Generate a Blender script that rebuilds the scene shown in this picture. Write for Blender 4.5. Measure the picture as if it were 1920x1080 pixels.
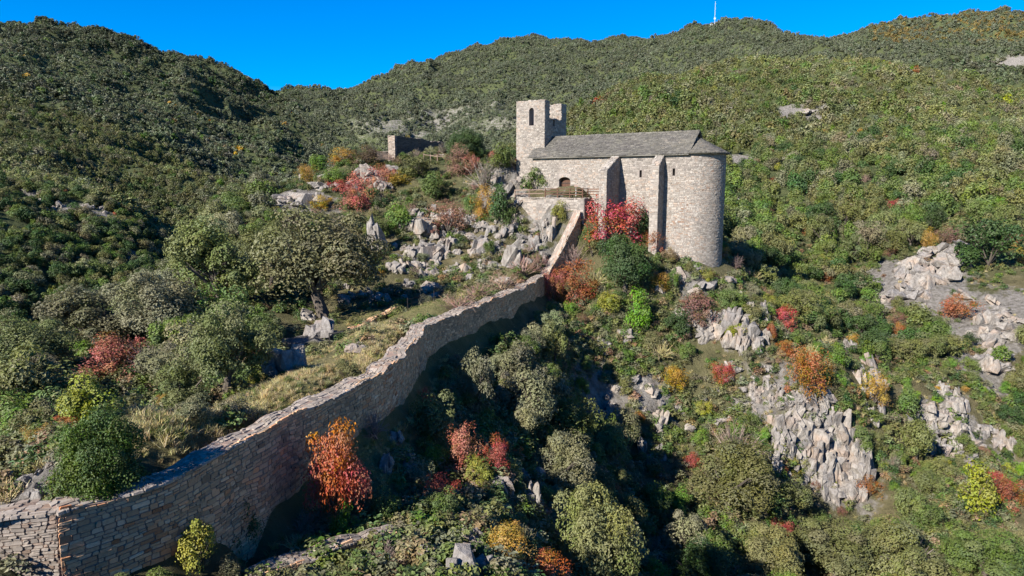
import bpy, math, time
import numpy as np
from mathutils import Vector, Matrix
T0 = time.time()
rng = np.random.default_rng(7)
scene = bpy.context.scene
COL = scene.collection
for o in list(bpy.data.objects):
    bpy.data.objects.remove(o)

# ------------------------------------------------------------------ camera, sky, sun, exposure
F = 1280.0                                   # focal length in photo pixels (1920 wide)
PITCH = math.atan(190.0 / F)
cam_d = bpy.data.cameras.new('camera')
cam_d.sensor_width = 36.0
cam_d.lens = 24.0
cam_d.clip_start = 0.2
cam_d.clip_end = 9000.0
cam = bpy.data.objects.new('camera', cam_d)
COL.objects.link(cam)
cam.location = (0, 0, 0)
cam.rotation_euler = (math.pi / 2 - PITCH, 0, 0)
scene.camera = cam

SUN_AZ = math.radians(45)                    # left of the direction back towards the viewer
SUN_EL = math.radians(32)
to_sun = Vector((-math.sin(SUN_AZ) * math.cos(SUN_EL), -math.cos(SUN_AZ) * math.cos(SUN_EL), math.sin(SUN_EL)))
world = bpy.data.worlds.new('World')
scene.world = world
world.use_nodes = True
wn = world.node_tree
wn.nodes.clear()
sky = wn.nodes.new('ShaderNodeTexSky')
sky.sky_type = 'NISHITA'
sky.sun_disc = False
sky.sun_elevation = SUN_EL
sky.sun_rotation = math.atan2(to_sun.x, to_sun.y)
sky.altitude = 600
sky.air_density = 1.0
sky.dust_density = 0.0
sky.ozone_density = 4.0
hsv = wn.nodes.new('ShaderNodeHueSaturation')
hsv.inputs['Hue'].default_value = 0.514
hsv.inputs['Saturation'].default_value = 1.7
bg = wn.nodes.new('ShaderNodeBackground')
bg.inputs['Strength'].default_value = 0.074
wo = wn.nodes.new('ShaderNodeOutputWorld')
wn.links.new(sky.outputs[0], hsv.inputs['Color'])
wn.links.new(hsv.outputs[0], bg.inputs['Color'])
wn.links.new(bg.outputs[0], wo.inputs['Surface'])

sun_d = bpy.data.lights.new('sun', 'SUN')
sun_d.energy = 5.0
sun_d.angle = math.radians(0.5)
sun_d.color = (1.0, 0.95, 0.87)
sun = bpy.data.objects.new('sun', sun_d)
COL.objects.link(sun)
sun.rotation_euler = to_sun.to_track_quat('Z', 'Y').to_euler()

scene.view_settings.view_transform = 'Standard'
scene.view_settings.look = 'None'
scene.view_settings.exposure = 1.42
scene.view_settings.gamma = 1.0
scene.render.engine = 'CYCLES'
scene.cycles.use_denoising = True
scene.cycles.denoiser = 'OPENIMAGEDENOISE'
scene.cycles.denoising_input_passes = 'RGB_ALBEDO_NORMAL'
scene.cycles.denoising_prefilter = 'ACCURATE'
scene.cycles.max_bounces = 5
scene.cycles.diffuse_bounces = 3
scene.cycles.transmission_bounces = 3
scene.cycles.glossy_bounces = 2
scene.cycles.volume_bounces = 0
scene.cycles.sample_clamp_indirect = 4.0
scene.render.film_transparent = False

# ------------------------------------------------------------------ photo geometry -> world points
cP, sP = math.cos(PITCH), math.sin(PITCH)
def ray(px, py):
    a = (px - 960.0) / F
    b = (540.0 - py) / F
    return a, cP + b * sP, -sP + b * cP
def at(px, py, Y):
    a, b, c = ray(px, py)
    return (a * Y / b, Y, c * Y / b)
def atz(px, py, z):
    a, b, c = ray(px, py)
    k = z / c
    return (a * k, b * k, z)

# ------------------------------------------------------------------ noise
def _h(ix, iy, seed):
    n = (ix.astype(np.int64) * 374761393 + iy.astype(np.int64) * 668265263 + seed * 974634777) & 0xFFFFFFFF
    n = ((n ^ (n >> 13)) * 1274126177) & 0xFFFFFFFF
    n = (n ^ (n >> 16)) & 0xFFFFFFFF
    return n / 4294967295.0 * 2 - 1
def noise2(x, y, seed=0):
    x = np.asarray(x, float); y = np.asarray(y, float)
    ix = np.floor(x); iy = np.floor(y)
    fx = x - ix; fy = y - iy
    sx = fx * fx * fx * (fx * (fx * 6 - 15) + 10); sy = fy * fy * fy * (fy * (fy * 6 - 15) + 10)
    a = _h(ix, iy, seed); b = _h(ix + 1, iy, seed); c = _h(ix, iy + 1, seed); d = _h(ix + 1, iy + 1, seed)
    return (a * (1 - sx) + b * sx) * (1 - sy) + (c * (1 - sx) + d * sx) * sy
def fbm(x, y, oct=4, seed=0, gain=0.5):
    v = 0; a = 1.0
    for k in range(oct):
        v = v + a * noise2(x * 2 ** k + 17.3 * k, y * 2 ** k - 9.1 * k, seed + k)
        a *= gain
    return v
def ridged(x, y, oct=3, seed=0):
    v = 0; a = 1.0
    for k in range(oct):
        v = v + a * (1 - 2 * np.abs(noise2(x * 2 ** k + 5.7 * k, y * 2 ** k + 3.3 * k, seed + k)))
        a *= 0.5
    return v

# ------------------------------------------------------------------ curtain wall line (needed by the terrain)
ZW = -9.3
WALL_PX = [(105, 962), (215, 930), (310, 900), (370, 872), (450, 832), (520, 797), (600, 755), (650, 732),
           (700, 707), (740, 681), (770, 650), (800, 606), (850, 588), (900, 571), (960, 549), (1000, 530), (1028, 511)]
wall_pts = [atz(px, py, ZW) for px, py in WALL_PX]
A_CH = math.radians(32)
eu = np.array([math.cos(A_CH), -math.sin(A_CH), 0.0])
ev = np.array([math.sin(A_CH), math.cos(A_CH), 0.0])
O_CH = np.array([19.1, 76.0, 0.0])
def ch(s, v, z):
    p = O_CH + s * eu + v * ev
    return np.array([p[0], p[1], z])
TER_V = -3.8
_c = ch(-10.6, TER_V, -1.9)
_e = np.array(wall_pts[-1])
for k, zz in ((0.18, -8.2), (0.36, -7.0), (0.55, -5.7), (0.75, -4.2), (0.93, -2.7)):
    p = _e * (1 - k) + _c * k
    wall_pts.append((p[0], p[1], zz))
wall_pts = np.array(wall_pts)

# ------------------------------------------------------------------ terrain
CP = []
def P(*pts):
    for px, py, Y in pts:
        CP.append(at(px, py, Y))
def Z(*pts):
    for px, py, z in pts:
        CP.append(atz(px, py, z))
def W(*pts):
    CP.extend(pts)
# inner terrace and left slope
Z((60, 945, -10.0), (0, 900, -10.8), (0, 800, -12.5), (120, 800, -11.4), (250, 800, -10.8), (400, 790, -10.2), (480, 780, -10.0),
  (330, 720, -11.6), (500, 720, -10.3), (560, 700, -10.2), (0, 700, -13), (150, 700, -12.5), (640, 700, -10.5), (430, 750, -10.6))
P((0, 690, 44), (100, 660, 50), (200, 630, 56), (300, 590, 62), (400, 545, 68), (470, 505, 74), (0, 770, 70), (100, 745, 78), (200, 715, 86), (300, 670, 96), (400, 615, 106), (480, 550, 112), (400, 640, 50), (480, 600, 57), (330, 670, 46),
  (520, 690, 41), (560, 650, 47), (640, 650, 46), (700, 630, 50), (620, 588, 61), (700, 585, 60), (780, 576, 61), (850, 572, 58.5))
# crag and hill top
P((650, 560, 66), (760, 540, 70), (860, 530, 71), (950, 512, 73), (1005, 490, 75.5),
  (600, 480, 75), (700, 480, 76), (800, 470, 79), (900, 465, 79), (960, 440, 81), (1010, 440, 80.5), (1050, 430, 79),
  (600, 420, 86), (700, 415, 86), (800, 405, 87), (900, 395, 87), (955, 385, 86.5), (520, 450, 80), (450, 480, 76),
  (700, 350, 98), (800, 345, 97), (900, 345, 94), (970, 345, 90), (650, 302, 108), (730, 298, 110), (820, 297, 108), (900, 300, 103), (955, 306, 95),
  (560, 362, 103), (480, 402, 98), (420, 445, 90),
  (600, 390, 145), (480, 450, 150), (700, 330, 150), (800, 330, 150), (900, 330, 150), (1000, 340, 150))
# terrace / chapel ground
for s, v, z in ((-19, -3.2, -1.4), (-15, -3.2, -1.4), (-11.5, -3.2, -1.5), (-19, 0.5, -0.6), (-14, 1, -1.3), (-22.5, 0.5, 2.2), (-24, 3, 3.0), (-24, -2, 1.0),
                (-19.5, -5.2, -3.2), (-14, -5.2, -4.2), (-8.5, -4.6, -8.2), (-10.5, -5.6, -9.0), (-12.5, -7.0, -9.6), (-6, -3, -7.4), (-6, -0.5, -6.6), (-3, -2.5, -7.6), (-1, -1, -8.3), (2.5, -1.2, -9.5), (4.5, 2, -10.0),
                (4.5, 6, -10.0), (0, 9, -8), (-8, 9, -4), (-16, 9, 0), (-9, 2, -4.0)):
    W(tuple(ch(s, v, z)))
# along the curtain wall: terrace inside, lower ground outside
for i in range(16):
    p0 = wall_pts[i]; p1 = wall_pts[i + 1]
    d = (p1 - p0)[:2]; ln = np.linalg.norm(d); d /= ln; nr = np.array([d[1], -d[0]])
    for k in range(max(1, int(round(ln / 2.6)))):
        p = p0 + (p1 - p0) * (k + 0.5) / max(1, int(round(ln / 2.6)))
        foot = -13.7 if p[1] < 45 else (-13.0 if p[1] < 60 else -12.3)
        W((p[0] - nr[0] * 1.6, p[1] - nr[1] * 1.6, -10.0 if p[1] < 50 else -9.8), (p[0] + nr[0] * 1.5, p[1] + nr[1] * 1.5, foot))
# outer slope and ravine
Z((850, 850, -15), (950, 900, -15.6), (750, 900, -14.2), (650, 960, -14.2), (820, 980, -14.5), (700, 1060, -14.0), (880, 1040, -14.3), (600, 1010, -14.2), (480, 1080, -14.4))
P((1010, 1000, 34), (1060, 1000, 37.5), (1150, 1010, 42), (1150, 870, 52), (1120, 790, 60), (1250, 1000, 48), (1300, 1080, 44),
  (1000, 620, 60), (950, 700, 50), (860, 745, 43), (1050, 700, 58), (1070, 640, 64), (1150, 600, 69), (1200, 545, 72), (1120, 540, 73),
  (1250, 650, 68), (1200, 730, 63), (1250, 800, 61), (1350, 800, 62), (1350, 900, 56), (1450, 900, 55), (1450, 735, 63), (1400, 690, 65),
  (1390, 615, 68), (1330, 545, 73), (1300, 600, 70), (1500, 660, 68), (1450, 600, 72), (1400, 540, 78),
  (1500, 745, 62), (1590, 755, 63), (1500, 930, 57), (1600, 950, 57), (1500, 1080, 49), (1700, 1080, 49), (1900, 1080, 50),
  (1680, 950, 56), (1800, 900, 60), (1600, 690, 70), (1760, 725, 72), (1890, 800, 70), (1750, 850, 66), (1880, 890, 65),
  (1700, 650, 82), (1800, 640, 84), (1900, 640, 82), (2050, 700, 75), (2050, 900, 60))
# right hill
P((1640, 560, 98), (1410, 515, 92), (1500, 480, 115), (1550, 600, 84), (1700, 505, 102), (1780, 470, 112), (1850, 560, 92), (1920, 560, 90), (1920, 480, 105),
  (1400, 400, 150), (1400, 300, 200), (1400, 200, 262), (1400, 119, 330), (1550, 400, 145), (1550, 300, 195), (1550, 200, 255), (1550, 118, 325),
  (1700, 400, 140), (1700, 300, 185), (1700, 210, 245), (1700, 136, 320), (1850, 400, 130), (1850, 300, 175), (1850, 235, 230), (1850, 175, 300), (1930, 200, 300),
  (2100, 300, 180), (2100, 450, 110), (2100, 230, 300), (1250, 145, 335), (1150, 175, 335), (1250, 220, 260), (1100, 250, 270), (1200, 310, 190), (1070, 225, 330),
  (1150, 390, 120), (1250, 400, 120), (1350, 470, 105), (1060, 330, 180),
  (1400, 190, 470), (1550, 190, 450), (1250, 230, 470), (1700, 175, 400), (1100, 290, 450), (1000, 330, 300), (1850, 180, 380))
# left spur and left mountain
P((0, 600, 128), (100, 590, 138), (200, 570, 150), (300, 540, 165), (400, 490, 190), (0, 500, 150), (200, 480, 178), (200, 425, 195), (100, 405, 195), (0, 385, 180), (90, 345, 215), (0, 325, 235),
  (250, 398, 220), (260, 412, 262), (350, 458, 245), (330, 500, 200), (480, 440, 240),
  (0, 250, 300), (0, 150, 470), (0, 64, 690), (200, 270, 370), (200, 190, 510), (200, 160, 585), (200, 112, 690), (200, 55, 830), (100, 45, 780), (300, 92, 880), (300, 210, 560), (300, 178, 640),
  (300, 300, 385), (400, 127, 950), (400, 226, 620), (400, 198, 700), (400, 300, 440), (400, 380, 300), (500, 174, 1020), (500, 250, 680), (500, 320, 480), (500, 390, 310), (590, 222, 880), (600, 280, 650), (600, 340, 470),
  (680, 277, 760), (700, 310, 450), (-200, 100, 900), (-200, 250, 320), (-200, 400, 180), (-200, 600, 120), (-200, 800, 62), (-200, 740, 38),
  (0, 130, 1300), (100, 120, 1300), (200, 130, 1250), (300, 150, 1250), (400, 190, 1250))
# far mountains
P((480, 200, 1300), (545, 169, 1350), (605, 164, 1350), (640, 173, 1400), (700, 150, 1450), (760, 125, 1500), (850, 98, 1500), (950, 80, 1500), (1040, 68, 1500), (1120, 81, 1450), (1200, 78, 1400), (1260, 65, 1350),
  (1312, 45, 1310), (1345, 37, 1300), (1390, 46, 1270), (1450, 65, 1200), (1512, 81, 1100), (1580, 70, 1020), (1650, 50, 950), (1720, 33, 900), (1790, 28, 860), (1860, 32, 830), (1930, 38, 800), (2100, 50, 800),
  (700, 235, 850), (800, 215, 930), (900, 180, 1080), (800, 275, 660), (900, 255, 700), (960, 200, 900), (1050, 150, 1100), (1150, 130, 1150), (1300, 110, 1000), (1450, 112, 850), (1600, 100, 700), (1700, 90, 680), (1800, 100, 600), (1900, 120, 520), (1920, 80, 660),
  (700, 200, 2200), (950, 130, 2200), (1150, 130, 2100), (1345, 95, 1900), (1510, 130, 1700), (1790, 80, 1350), (2000, 90, 1300), (560, 220, 2000), (300, 220, 2200), (0, 200, 2200))
# under and beside the viewer
P((0, 1200, 14), (500, 1250, 14), (960, 1250, 17), (1300, 1250, 26), (1700, 1250, 32), (-400, 900, 20), (-400, 1200, 12), (2300, 1000, 50), (2300, 1250, 30), (2300, 600, 80))
CP = np.array(CP)
KW = 0.75
cu = CP[:, 0] / CP[:, 1]; cw = np.log(CP[:, 1]) * KW; ct = CP[:, 2] / CP[:, 1]
def _phi(r2):
    return 0.5 * r2 * np.log(r2 + 1e-9)
n = len(CP)
A = np.zeros((n + 3, n + 3))
r2 = (cu[:, None] - cu[None]) ** 2 + (cw[:, None] - cw[None]) ** 2
A[:n, :n] = _phi(r2) + np.eye(n) * 2e-5
A[:n, n] = 1; A[:n, n + 1] = cu; A[:n, n + 2] = cw
A[n:, :n] = A[:n, n:].T
sol = np.linalg.solve(A, np.concatenate([ct, np.zeros(3)]))
def base_h(x, y):
    x = np.atleast_1d(np.asarray(x, float)); y = np.atleast_1d(np.asarray(y, float))
    yy = np.clip(y, 9, 2600)
    u = np.clip(x / yy, -1.15, 1.15); w = np.log(yy) * KW
    out = np.empty(len(u))
    for i in range(0, len(u), 20000):
        a = u[i:i + 20000]; b = w[i:i + 20000]
        r2 = (a[:, None] - cu[None]) ** 2 + (b[:, None] - cw[None]) ** 2
        out[i:i + 20000] = _phi(r2) @ sol[:n] + sol[n] + sol[n + 1] * a + sol[n + 2] * b
    return out * yy
def smooth(a, b, x):
    t = np.clip((x - a) / (b - a), 0, 1)
    return t * t * (3 - 2 * t)
def detail_h(x, y):
    near = 1 - smooth(120, 260, y)
    far = smooth(110, 320, y)
    d = near * (0.35 * fbm(x / 5.0, y / 5.0, 4, 3) + 0.12 * ridged(x / 1.7, y / 1.7, 2, 8))
    d = d + far * np.clip(y / 330, 0.3, 2.6) * (2.6 * (-0.75 + ridged(x / 46 + 0.3 * fbm(x / 60, y / 60, 2, 90), y / 74, 3, 21)) + 1.2 * fbm(x / 24, y / 24, 3, 31))
    d = d + smooth(230, 420, y) * (1 - smooth(900, 1200, y)) * 6.0 * (-0.65 + ridged(x / 95 + 0.4 * fbm(x / 130, y / 130, 2, 66), y / 150 + 0.2, 2, 68))
    d = d + smooth(450, 800, y) * 8.0 * (-0.85 + ridged(x / 150 + 0.5 * fbm(x / 200, y / 200, 2, 44), y / 260, 3, 51))
    return d
def hgt(x, y):
    x = np.atleast_1d(np.asarray(x, float)); y = np.atleast_1d(np.asarray(y, float))
    return base_h(x, y) + detail_h(x, y)

NU, NW = 620, 520
U = np.linspace(-1.1, 1.1, NU)
LW = np.concatenate([np.linspace(math.log(7), math.log(200), 330), np.linspace(math.log(200), math.log(2600), NW - 330 + 1)[1:]])
UU, LL = np.meshgrid(U, LW)
YY = np.exp(LL); XX = UU * YY
ZZ = hgt(XX.ravel(), YY.ravel()).reshape(XX.shape)
TT = ZZ / YY
RUN = np.maximum.accumulate(TT, axis=0)
def visible(x, y, z):
    u = x / y
    iu = np.clip(np.round((u + 1.1) / 2.2 * (NU - 1)).astype(int), 0, NU - 1)
    iw = np.clip(np.searchsorted(LW, np.log(y)) - 1, 0, len(LW) - 1)
    return z / y >= RUN[iw, iu] - 0.004
def ground_hit(px, py, y0=12.0):
    a, b, c = ray(px, py)
    Y = np.exp(np.linspace(math.log(y0), math.log(2500), 260))
    k = np.argmax(c / b * Y <= hgt(a / b * Y, Y))
    Y = np.linspace(Y[max(k - 1, 0)], Y[k] if k > 0 else 2500, 60)
    X = a / b * Y; Zr = c / b * Y
    H = hgt(X, Y)
    k = np.argmax(Zr <= H)
    if Zr[k] > H[k]:
        k = len(Y) - 1
    return np.array([X[k], Y[k], H[k]])
print('terrain', round(time.time() - T0, 1), 'points', n)

# ------------------------------------------------------------------ mesh helpers
def make_mesh(name, V, Fc=None, quads=None, mat=None, col=None, smooth_shade=False, extra=None):
    me = bpy.data.meshes.new(name)
    V = np.asarray(V, np.float32)
    if quads is not None:
        q = np.asarray(quads, np.int32)
        k = q.shape[1]
        me.vertices.add(len(V)); me.vertices.foreach_set('co', V.ravel())
        me.loops.add(q.size); me.loops.foreach_set('vertex_index', q.ravel())
        me.polygons.add(len(q))
        me.polygons.foreach_set('loop_start', np.arange(0, q.size, k, dtype=np.int32))
        me.polygons.foreach_set('loop_total', np.full(len(q), k, np.int32))
    else:
        # list of faces of mixed size
        tot = np.array([len(f) for f in Fc], np.int32)
        flat = np.fromiter((i for f in Fc for i in f), np.int32, int(tot.sum()))
        me.vertices.add(len(V)); me.vertices.foreach_set('co', V.ravel())
        me.loops.add(len(flat)); me.loops.foreach_set('vertex_index', flat)
        me.polygons.add(len(tot))
        me.polygons.foreach_set('loop_start', np.concatenate([[0], np.cumsum(tot)[:-1]]).astype(np.int32))
        me.polygons.foreach_set('loop_total', tot)
    if col is not None:
        ca = me.attributes.new('rnd', 'FLOAT_COLOR', 'POINT')
        c4 = np.ones((len(V), 4), np.float32); c4[:, :3] = col
        ca.data.foreach_set('color', c4.ravel())
    me.update(calc_edges=True)
    me.polygons.foreach_set('use_smooth', np.full(len(me.polygons), smooth_shade, bool))
    if mat is not None:
        me.materials.append(mat)
    return me
def link(name, me, parent=None, loc=None):
    o = bpy.data.objects.new(name, me)
    COL.objects.link(o)
    if parent is not None:
        o.parent = parent
    if loc is not None:
        o.location = loc
    return o
def tag(o, label=None, cat=None, group=None, kind=None):
    if label: o['label'] = label
    if cat: o['category'] = cat
    if group: o['group'] = group
    if kind: o['kind'] = kind
    return o
class MB:
    """collects boxes, tubes and polygons for one mesh"""
    def __init__(self):
        self.V = []; self.F = []; self.C = []
    def add(self, V, Fs, c=None):
        b = len(self.V)
        self.V.extend([tuple(v) for v in V]); self.F.extend([tuple(i + b for i in f) for f in Fs])
        c = rng.random(3) if c is None else c
        self.C.extend([c] * len(V))
    def hexa(self, p, c=None):          # 8 points: bottom 4 ccw, top 4 ccw
        self.add(p, [(3, 2, 1, 0), (4, 5, 6, 7), (0, 1, 5, 4), (1, 2, 6, 5), (2, 3, 7, 6), (3, 0, 4, 7)], c)
    def prism(self, poly, ex, c=None):  # polygon points (3d) extruded by vector ex
        k = len(poly)
        P0 = [np.array(p, float) for p in poly]; P1 = [p + np.array(ex) for p in P0]
        Fs = [tuple(range(k - 1, -1, -1)), tuple(range(k, 2 * k))]
        Fs += [(i, (i + 1) % k, k + (i + 1) % k, k + i) for i in range(k)]
        self.add(P0 + P1, Fs, c)
    def tube(self, p, q, r0, r1, k=6, c=None):
        p = np.array(p, float); q = np.array(q, float)
        d = q - p; d /= np.linalg.norm(d) + 1e-9
        a = np.cross(d, (0, 0, 1.0) if abs(d[2]) < 0.9 else (1.0, 0, 0)); a /= np.linalg.norm(a); b = np.cross(d, a)
        V = []
        for c0, r in ((p, r0), (q, r1)):
            for i in range(k):
                t = 2 * math.pi * i / k
                V.append(c0 + r * (math.cos(t) * a + math.sin(t) * b))
        Fs = [(i, (i + 1) % k, k + (i + 1) % k, k + i) for i in range(k)] + [tuple(range(k - 1, -1, -1)), tuple(range(k, 2 * k))]
        self.add(V, Fs, c)
    def mesh(self, name, mat, smooth_shade=False):
        return make_mesh(name, np.array(self.V), Fc=self.F, mat=mat, col=np.array(self.C), smooth_shade=smooth_shade)
    def build(self, name, mat, parent=None, smooth_shade=False):
        return link(name, self.mesh(name, mat, smooth_shade), parent)
def empty(name, loc=(0, 0, 0), rz=0.0, parent=None):
    o = bpy.data.objects.new(name, None)
    COL.objects.link(o)
    o.location = loc; o.rotation_euler = (0, 0, rz)
    o.empty_display_size = 0.3
    if parent: o.parent = parent
    return o

# ------------------------------------------------------------------ materials
def new_mat(name):
    m = bpy.data.materials.new(name); m.use_nodes = True
    nt = m.node_tree; nt.nodes.clear()
    out = nt.nodes.new('ShaderNodeOutputMaterial')
    return m, nt, out
def ramp(nt, stops, interp='LINEAR'):
    r = nt.nodes.new('ShaderNodeValToRGB')
    r.color_ramp.interpolation = interp
    while len(r.color_ramp.elements) < len(stops):
        r.color_ramp.elements.new(0.5)
    for e, (p, c) in zip(r.color_ramp.elements, stops):
        e.position = p; e.color = (*c, 1)
    return r
def mixc(nt, fac, a, b, mode='MIX'):
    m = nt.nodes.new('ShaderNodeMix'); m.data_type = 'RGBA'; m.blend_type = mode
    for sock, v in ((m.inputs[0], fac), (m.inputs[6], a), (m.inputs[7], b)):
        if hasattr(v, 'is_output') or isinstance(v, bpy.types.NodeSocket):
            nt.links.new(v, sock)
        elif isinstance(v, (int, float)):
            sock.default_value = v
        else:
            sock.default_value = (*v, 1)
    return m.outputs[2]
def mathn(nt, op, a, b=None, clamp=False):
    m = nt.nodes.new('ShaderNodeMath'); m.operation = op; m.use_clamp = clamp
    for i, v in enumerate((a, b)):
        if v is None: continue
        if isinstance(v, (int, float)): m.inputs[i].default_value = v
        else: nt.links.new(v, m.inputs[i])
    return m.outputs[0]
def noise_node(nt, scale, detail=4, rough=0.6, vec=None):
    t = nt.nodes.new('ShaderNodeTexNoise'); t.inputs['Scale'].default_value = scale; t.inputs['Detail'].default_value = detail
    t.inputs['Roughness'].default_value = rough
    if vec is not None: nt.links.new(vec, t.inputs['Vector'])
    return t
def attr_node(nt, name='rnd', kind='GEOMETRY'):
    a = nt.nodes.new('ShaderNodeAttribute'); a.attribute_type = kind; a.attribute_name = name
    return a

def stone_mat(name, stops, rough=0.9, bump=0.35, scale=9.0, lichen=None):
    m, nt, out = new_mat(name)
    a = attr_node(nt); sep = nt.nodes.new('ShaderNodeSeparateColor'); nt.links.new(a.outputs['Color'], sep.inputs[0])
    geo = nt.nodes.new('ShaderNodeNewGeometry')
    r = ramp(nt, stops); nt.links.new(sep.outputs[0], r.inputs[0])
    n1 = noise_node(nt, scale, 5, 0.65, geo.outputs['Position'])
    v = mathn(nt, 'MULTIPLY_ADD', sep.outputs[1], 0.45); v.node.inputs[2].default_value = 0.75
    v2 = mathn(nt, 'MULTIPLY_ADD', n1.outputs[0], 0.7); v2.node.inputs[2].default_value = 0.65
    vv = mathn(nt, 'MULTIPLY', v, v2)
    c = mixc(nt, 1.0, r.outputs[0], vv, 'MULTIPLY')
    n2 = noise_node(nt, 0.45, 4, 0.6, geo.outputs['Position'])
    f2 = ramp(nt, [(0.42, (0, 0, 0)), (0.68, (1, 1, 1))]); nt.links.new(n2.outputs[0], f2.inputs[0])
    if lichen:
        c = mixc(nt, mathn(nt, 'MULTIPLY', f2.outputs[0], 0.55), c, mixc(nt, 1.0, c, lichen, 'MULTIPLY'))
    b = nt.nodes.new('ShaderNodeBsdfPrincipled')
    b.inputs['Roughness'].default_value = rough; b.inputs['Specular IOR Level'].default_value = 0.15
    nt.links.new(c, b.inputs['Base Color'])
    bp = nt.nodes.new('ShaderNodeBump'); bp.inputs['Strength'].default_value = bump; bp.inputs['Distance'].default_value = 0.05
    nt.links.new(n1.outputs[0], bp.inputs['Height']); nt.links.new(bp.outputs[0], b.inputs['Normal'])
    nt.links.new(b.outputs[0], out.inputs[0])
    return m
M = {}
M['chapel_stone'] = stone_mat('chapel_stone', [(0, (0.165, 0.146, 0.127)), (0.3, (0.221, 0.192, 0.165)), (0.6, (0.257, 0.232, 0.202)), (0.82, (0.236, 0.182, 0.142)), (0.94, (0.272, 0.249, 0.219)), (1, (0.190, 0.129, 0.094))], lichen=(0.86, 0.86, 0.88))
M['chapel_mortar'] = stone_mat('chapel_mortar', [(0, (0.191, 0.165, 0.145)), (1, (0.204, 0.174, 0.154))], scale=14)
M['wall_stone'] = stone_mat('wall_stone', [(0, (0.251, 0.166, 0.102)), (0.3, (0.400, 0.255, 0.150)), (0.55, (0.504, 0.314, 0.181)), (0.72, (0.504, 0.237, 0.115)), (0.88, (0.578, 0.392, 0.248)), (1, (0.370, 0.154, 0.071))], lichen=(0.8, 0.82, 0.84))  # light put into the colour: paler and warmer for the shaded long wall
M['wall_mortar'] = stone_mat('wall_mortar', [(0, (0.16, 0.115, 0.09)), (1, (0.19, 0.135, 0.105))], scale=14)
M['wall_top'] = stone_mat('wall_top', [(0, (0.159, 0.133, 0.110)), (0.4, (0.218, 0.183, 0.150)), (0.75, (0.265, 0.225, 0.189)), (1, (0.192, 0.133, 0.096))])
M['shade_painted_ruin'] = stone_mat('shade_painted_ruin', [(0, (0.067, 0.057, 0.049)), (0.5, (0.093, 0.077, 0.064)), (1, (0.108, 0.080, 0.062))])  # stone darkened so the ruin's shade sits in its colour
M['slate'] = stone_mat('slate', [(0, (0.078, 0.071, 0.065)), (0.45, (0.105, 0.097, 0.086)), (0.8, (0.133, 0.121, 0.102)), (1, (0.170, 0.146, 0.119))], rough=0.75, scale=12, lichen=(0.85, 0.88, 0.8))
M['wood'] = stone_mat('wood', [(0, (0.060, 0.030, 0.019)), (1, (0.104, 0.056, 0.036))], rough=0.7, scale=20, bump=0.15)
M['old_wood'] = stone_mat('old_wood', [(0, (0.128, 0.088, 0.068)), (1, (0.192, 0.136, 0.104))], rough=0.8, scale=20, bump=0.15)
M['metal'] = stone_mat('metal', [(0, (0.4, 0.4, 0.42)), (1, (0.6, 0.6, 0.62))], rough=0.5, bump=0.0)
M['iron'] = stone_mat('iron', [(0, (0.02, 0.02, 0.02)), (1, (0.035, 0.03, 0.028))], rough=0.6, bump=0.05)
M['white_paint'] = stone_mat('white_paint', [(0, (0.72, 0.72, 0.7)), (1, (0.8, 0.8, 0.8))], rough=0.6, bump=0.0)
M['bark'] = stone_mat('bark', [(0, (0.06, 0.05, 0.04)), (1, (0.11, 0.09, 0.075))], scale=12, bump=0.5)
M['pale_bark'] = stone_mat('pale_bark', [(0, (0.22, 0.19, 0.17)), (1, (0.34, 0.30, 0.27))], scale=12, bump=0.3)
M['dark'] = stone_mat('dark', [(0, (0.02, 0.017, 0.015)), (1, (0.03, 0.025, 0.02))])

def limestone(name, tone=(1, 1, 1)):
    m, nt, out = new_mat(name)
    geo = nt.nodes.new('ShaderNodeNewGeometry')
    oi = nt.nodes.new('ShaderNodeObjectInfo')
    mp = nt.nodes.new('ShaderNodeMapping'); mp.inputs['Scale'].default_value = (1.3, 1.3, 0.5); nt.links.new(geo.outputs['Position'], mp.inputs[0])
    n1 = noise_node(nt, 2.2, 8, 0.72, mp.outputs[0])
    r = ramp(nt, [(0.25, (0.063, 0.056, 0.051)), (0.42, (0.150, 0.135, 0.120)), (0.56, (0.232, 0.214, 0.194)), (0.78, (0.322, 0.299, 0.277))])
    nt.links.new(n1.outputs[0], r.inputs[0])
    n2 = noise_node(nt, 0.5, 3, 0.6, geo.outputs['Position'])
    f = ramp(nt, [(0.5, (0, 0, 0)), (0.7, (1, 1, 1))]); nt.links.new(n2.outputs[0], f.inputs[0])
    c = mixc(nt, mathn(nt, 'MULTIPLY', f.outputs[0], 0.5), r.outputs[0], (0.30, 0.21, 0.15))
    c = mixc(nt, 1.0, c, mixc(nt, oi.outputs['Random'], (0.82, 0.82, 0.84), (1.08, 1.05, 1.0)), 'MULTIPLY')
    c = mixc(nt, 1.0, c, tone, 'MULTIPLY')
    # moss and dust lie on flat ledges
    b = nt.nodes.new('ShaderNodeBsdfPrincipled'); b.inputs['Roughness'].default_value = 0.92; b.inputs['Specular IOR Level'].default_value = 0.12
    nt.links.new(c, b.inputs['Base Color'])
    n3 = noise_node(nt, 5.0, 6, 0.7, mp.outputs[0])
    bp = nt.nodes.new('ShaderNodeBump'); bp.inputs['Strength'].default_value = 0.7; bp.inputs['Distance'].default_value = 0.22
    nt.links.new(n3.outputs[0], bp.inputs['Height']); nt.links.new(bp.outputs[0], b.inputs['Normal'])
    nt.links.new(b.outputs[0], out.inputs[0])
    return m
M['limestone'] = limestone('limestone')

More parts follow.
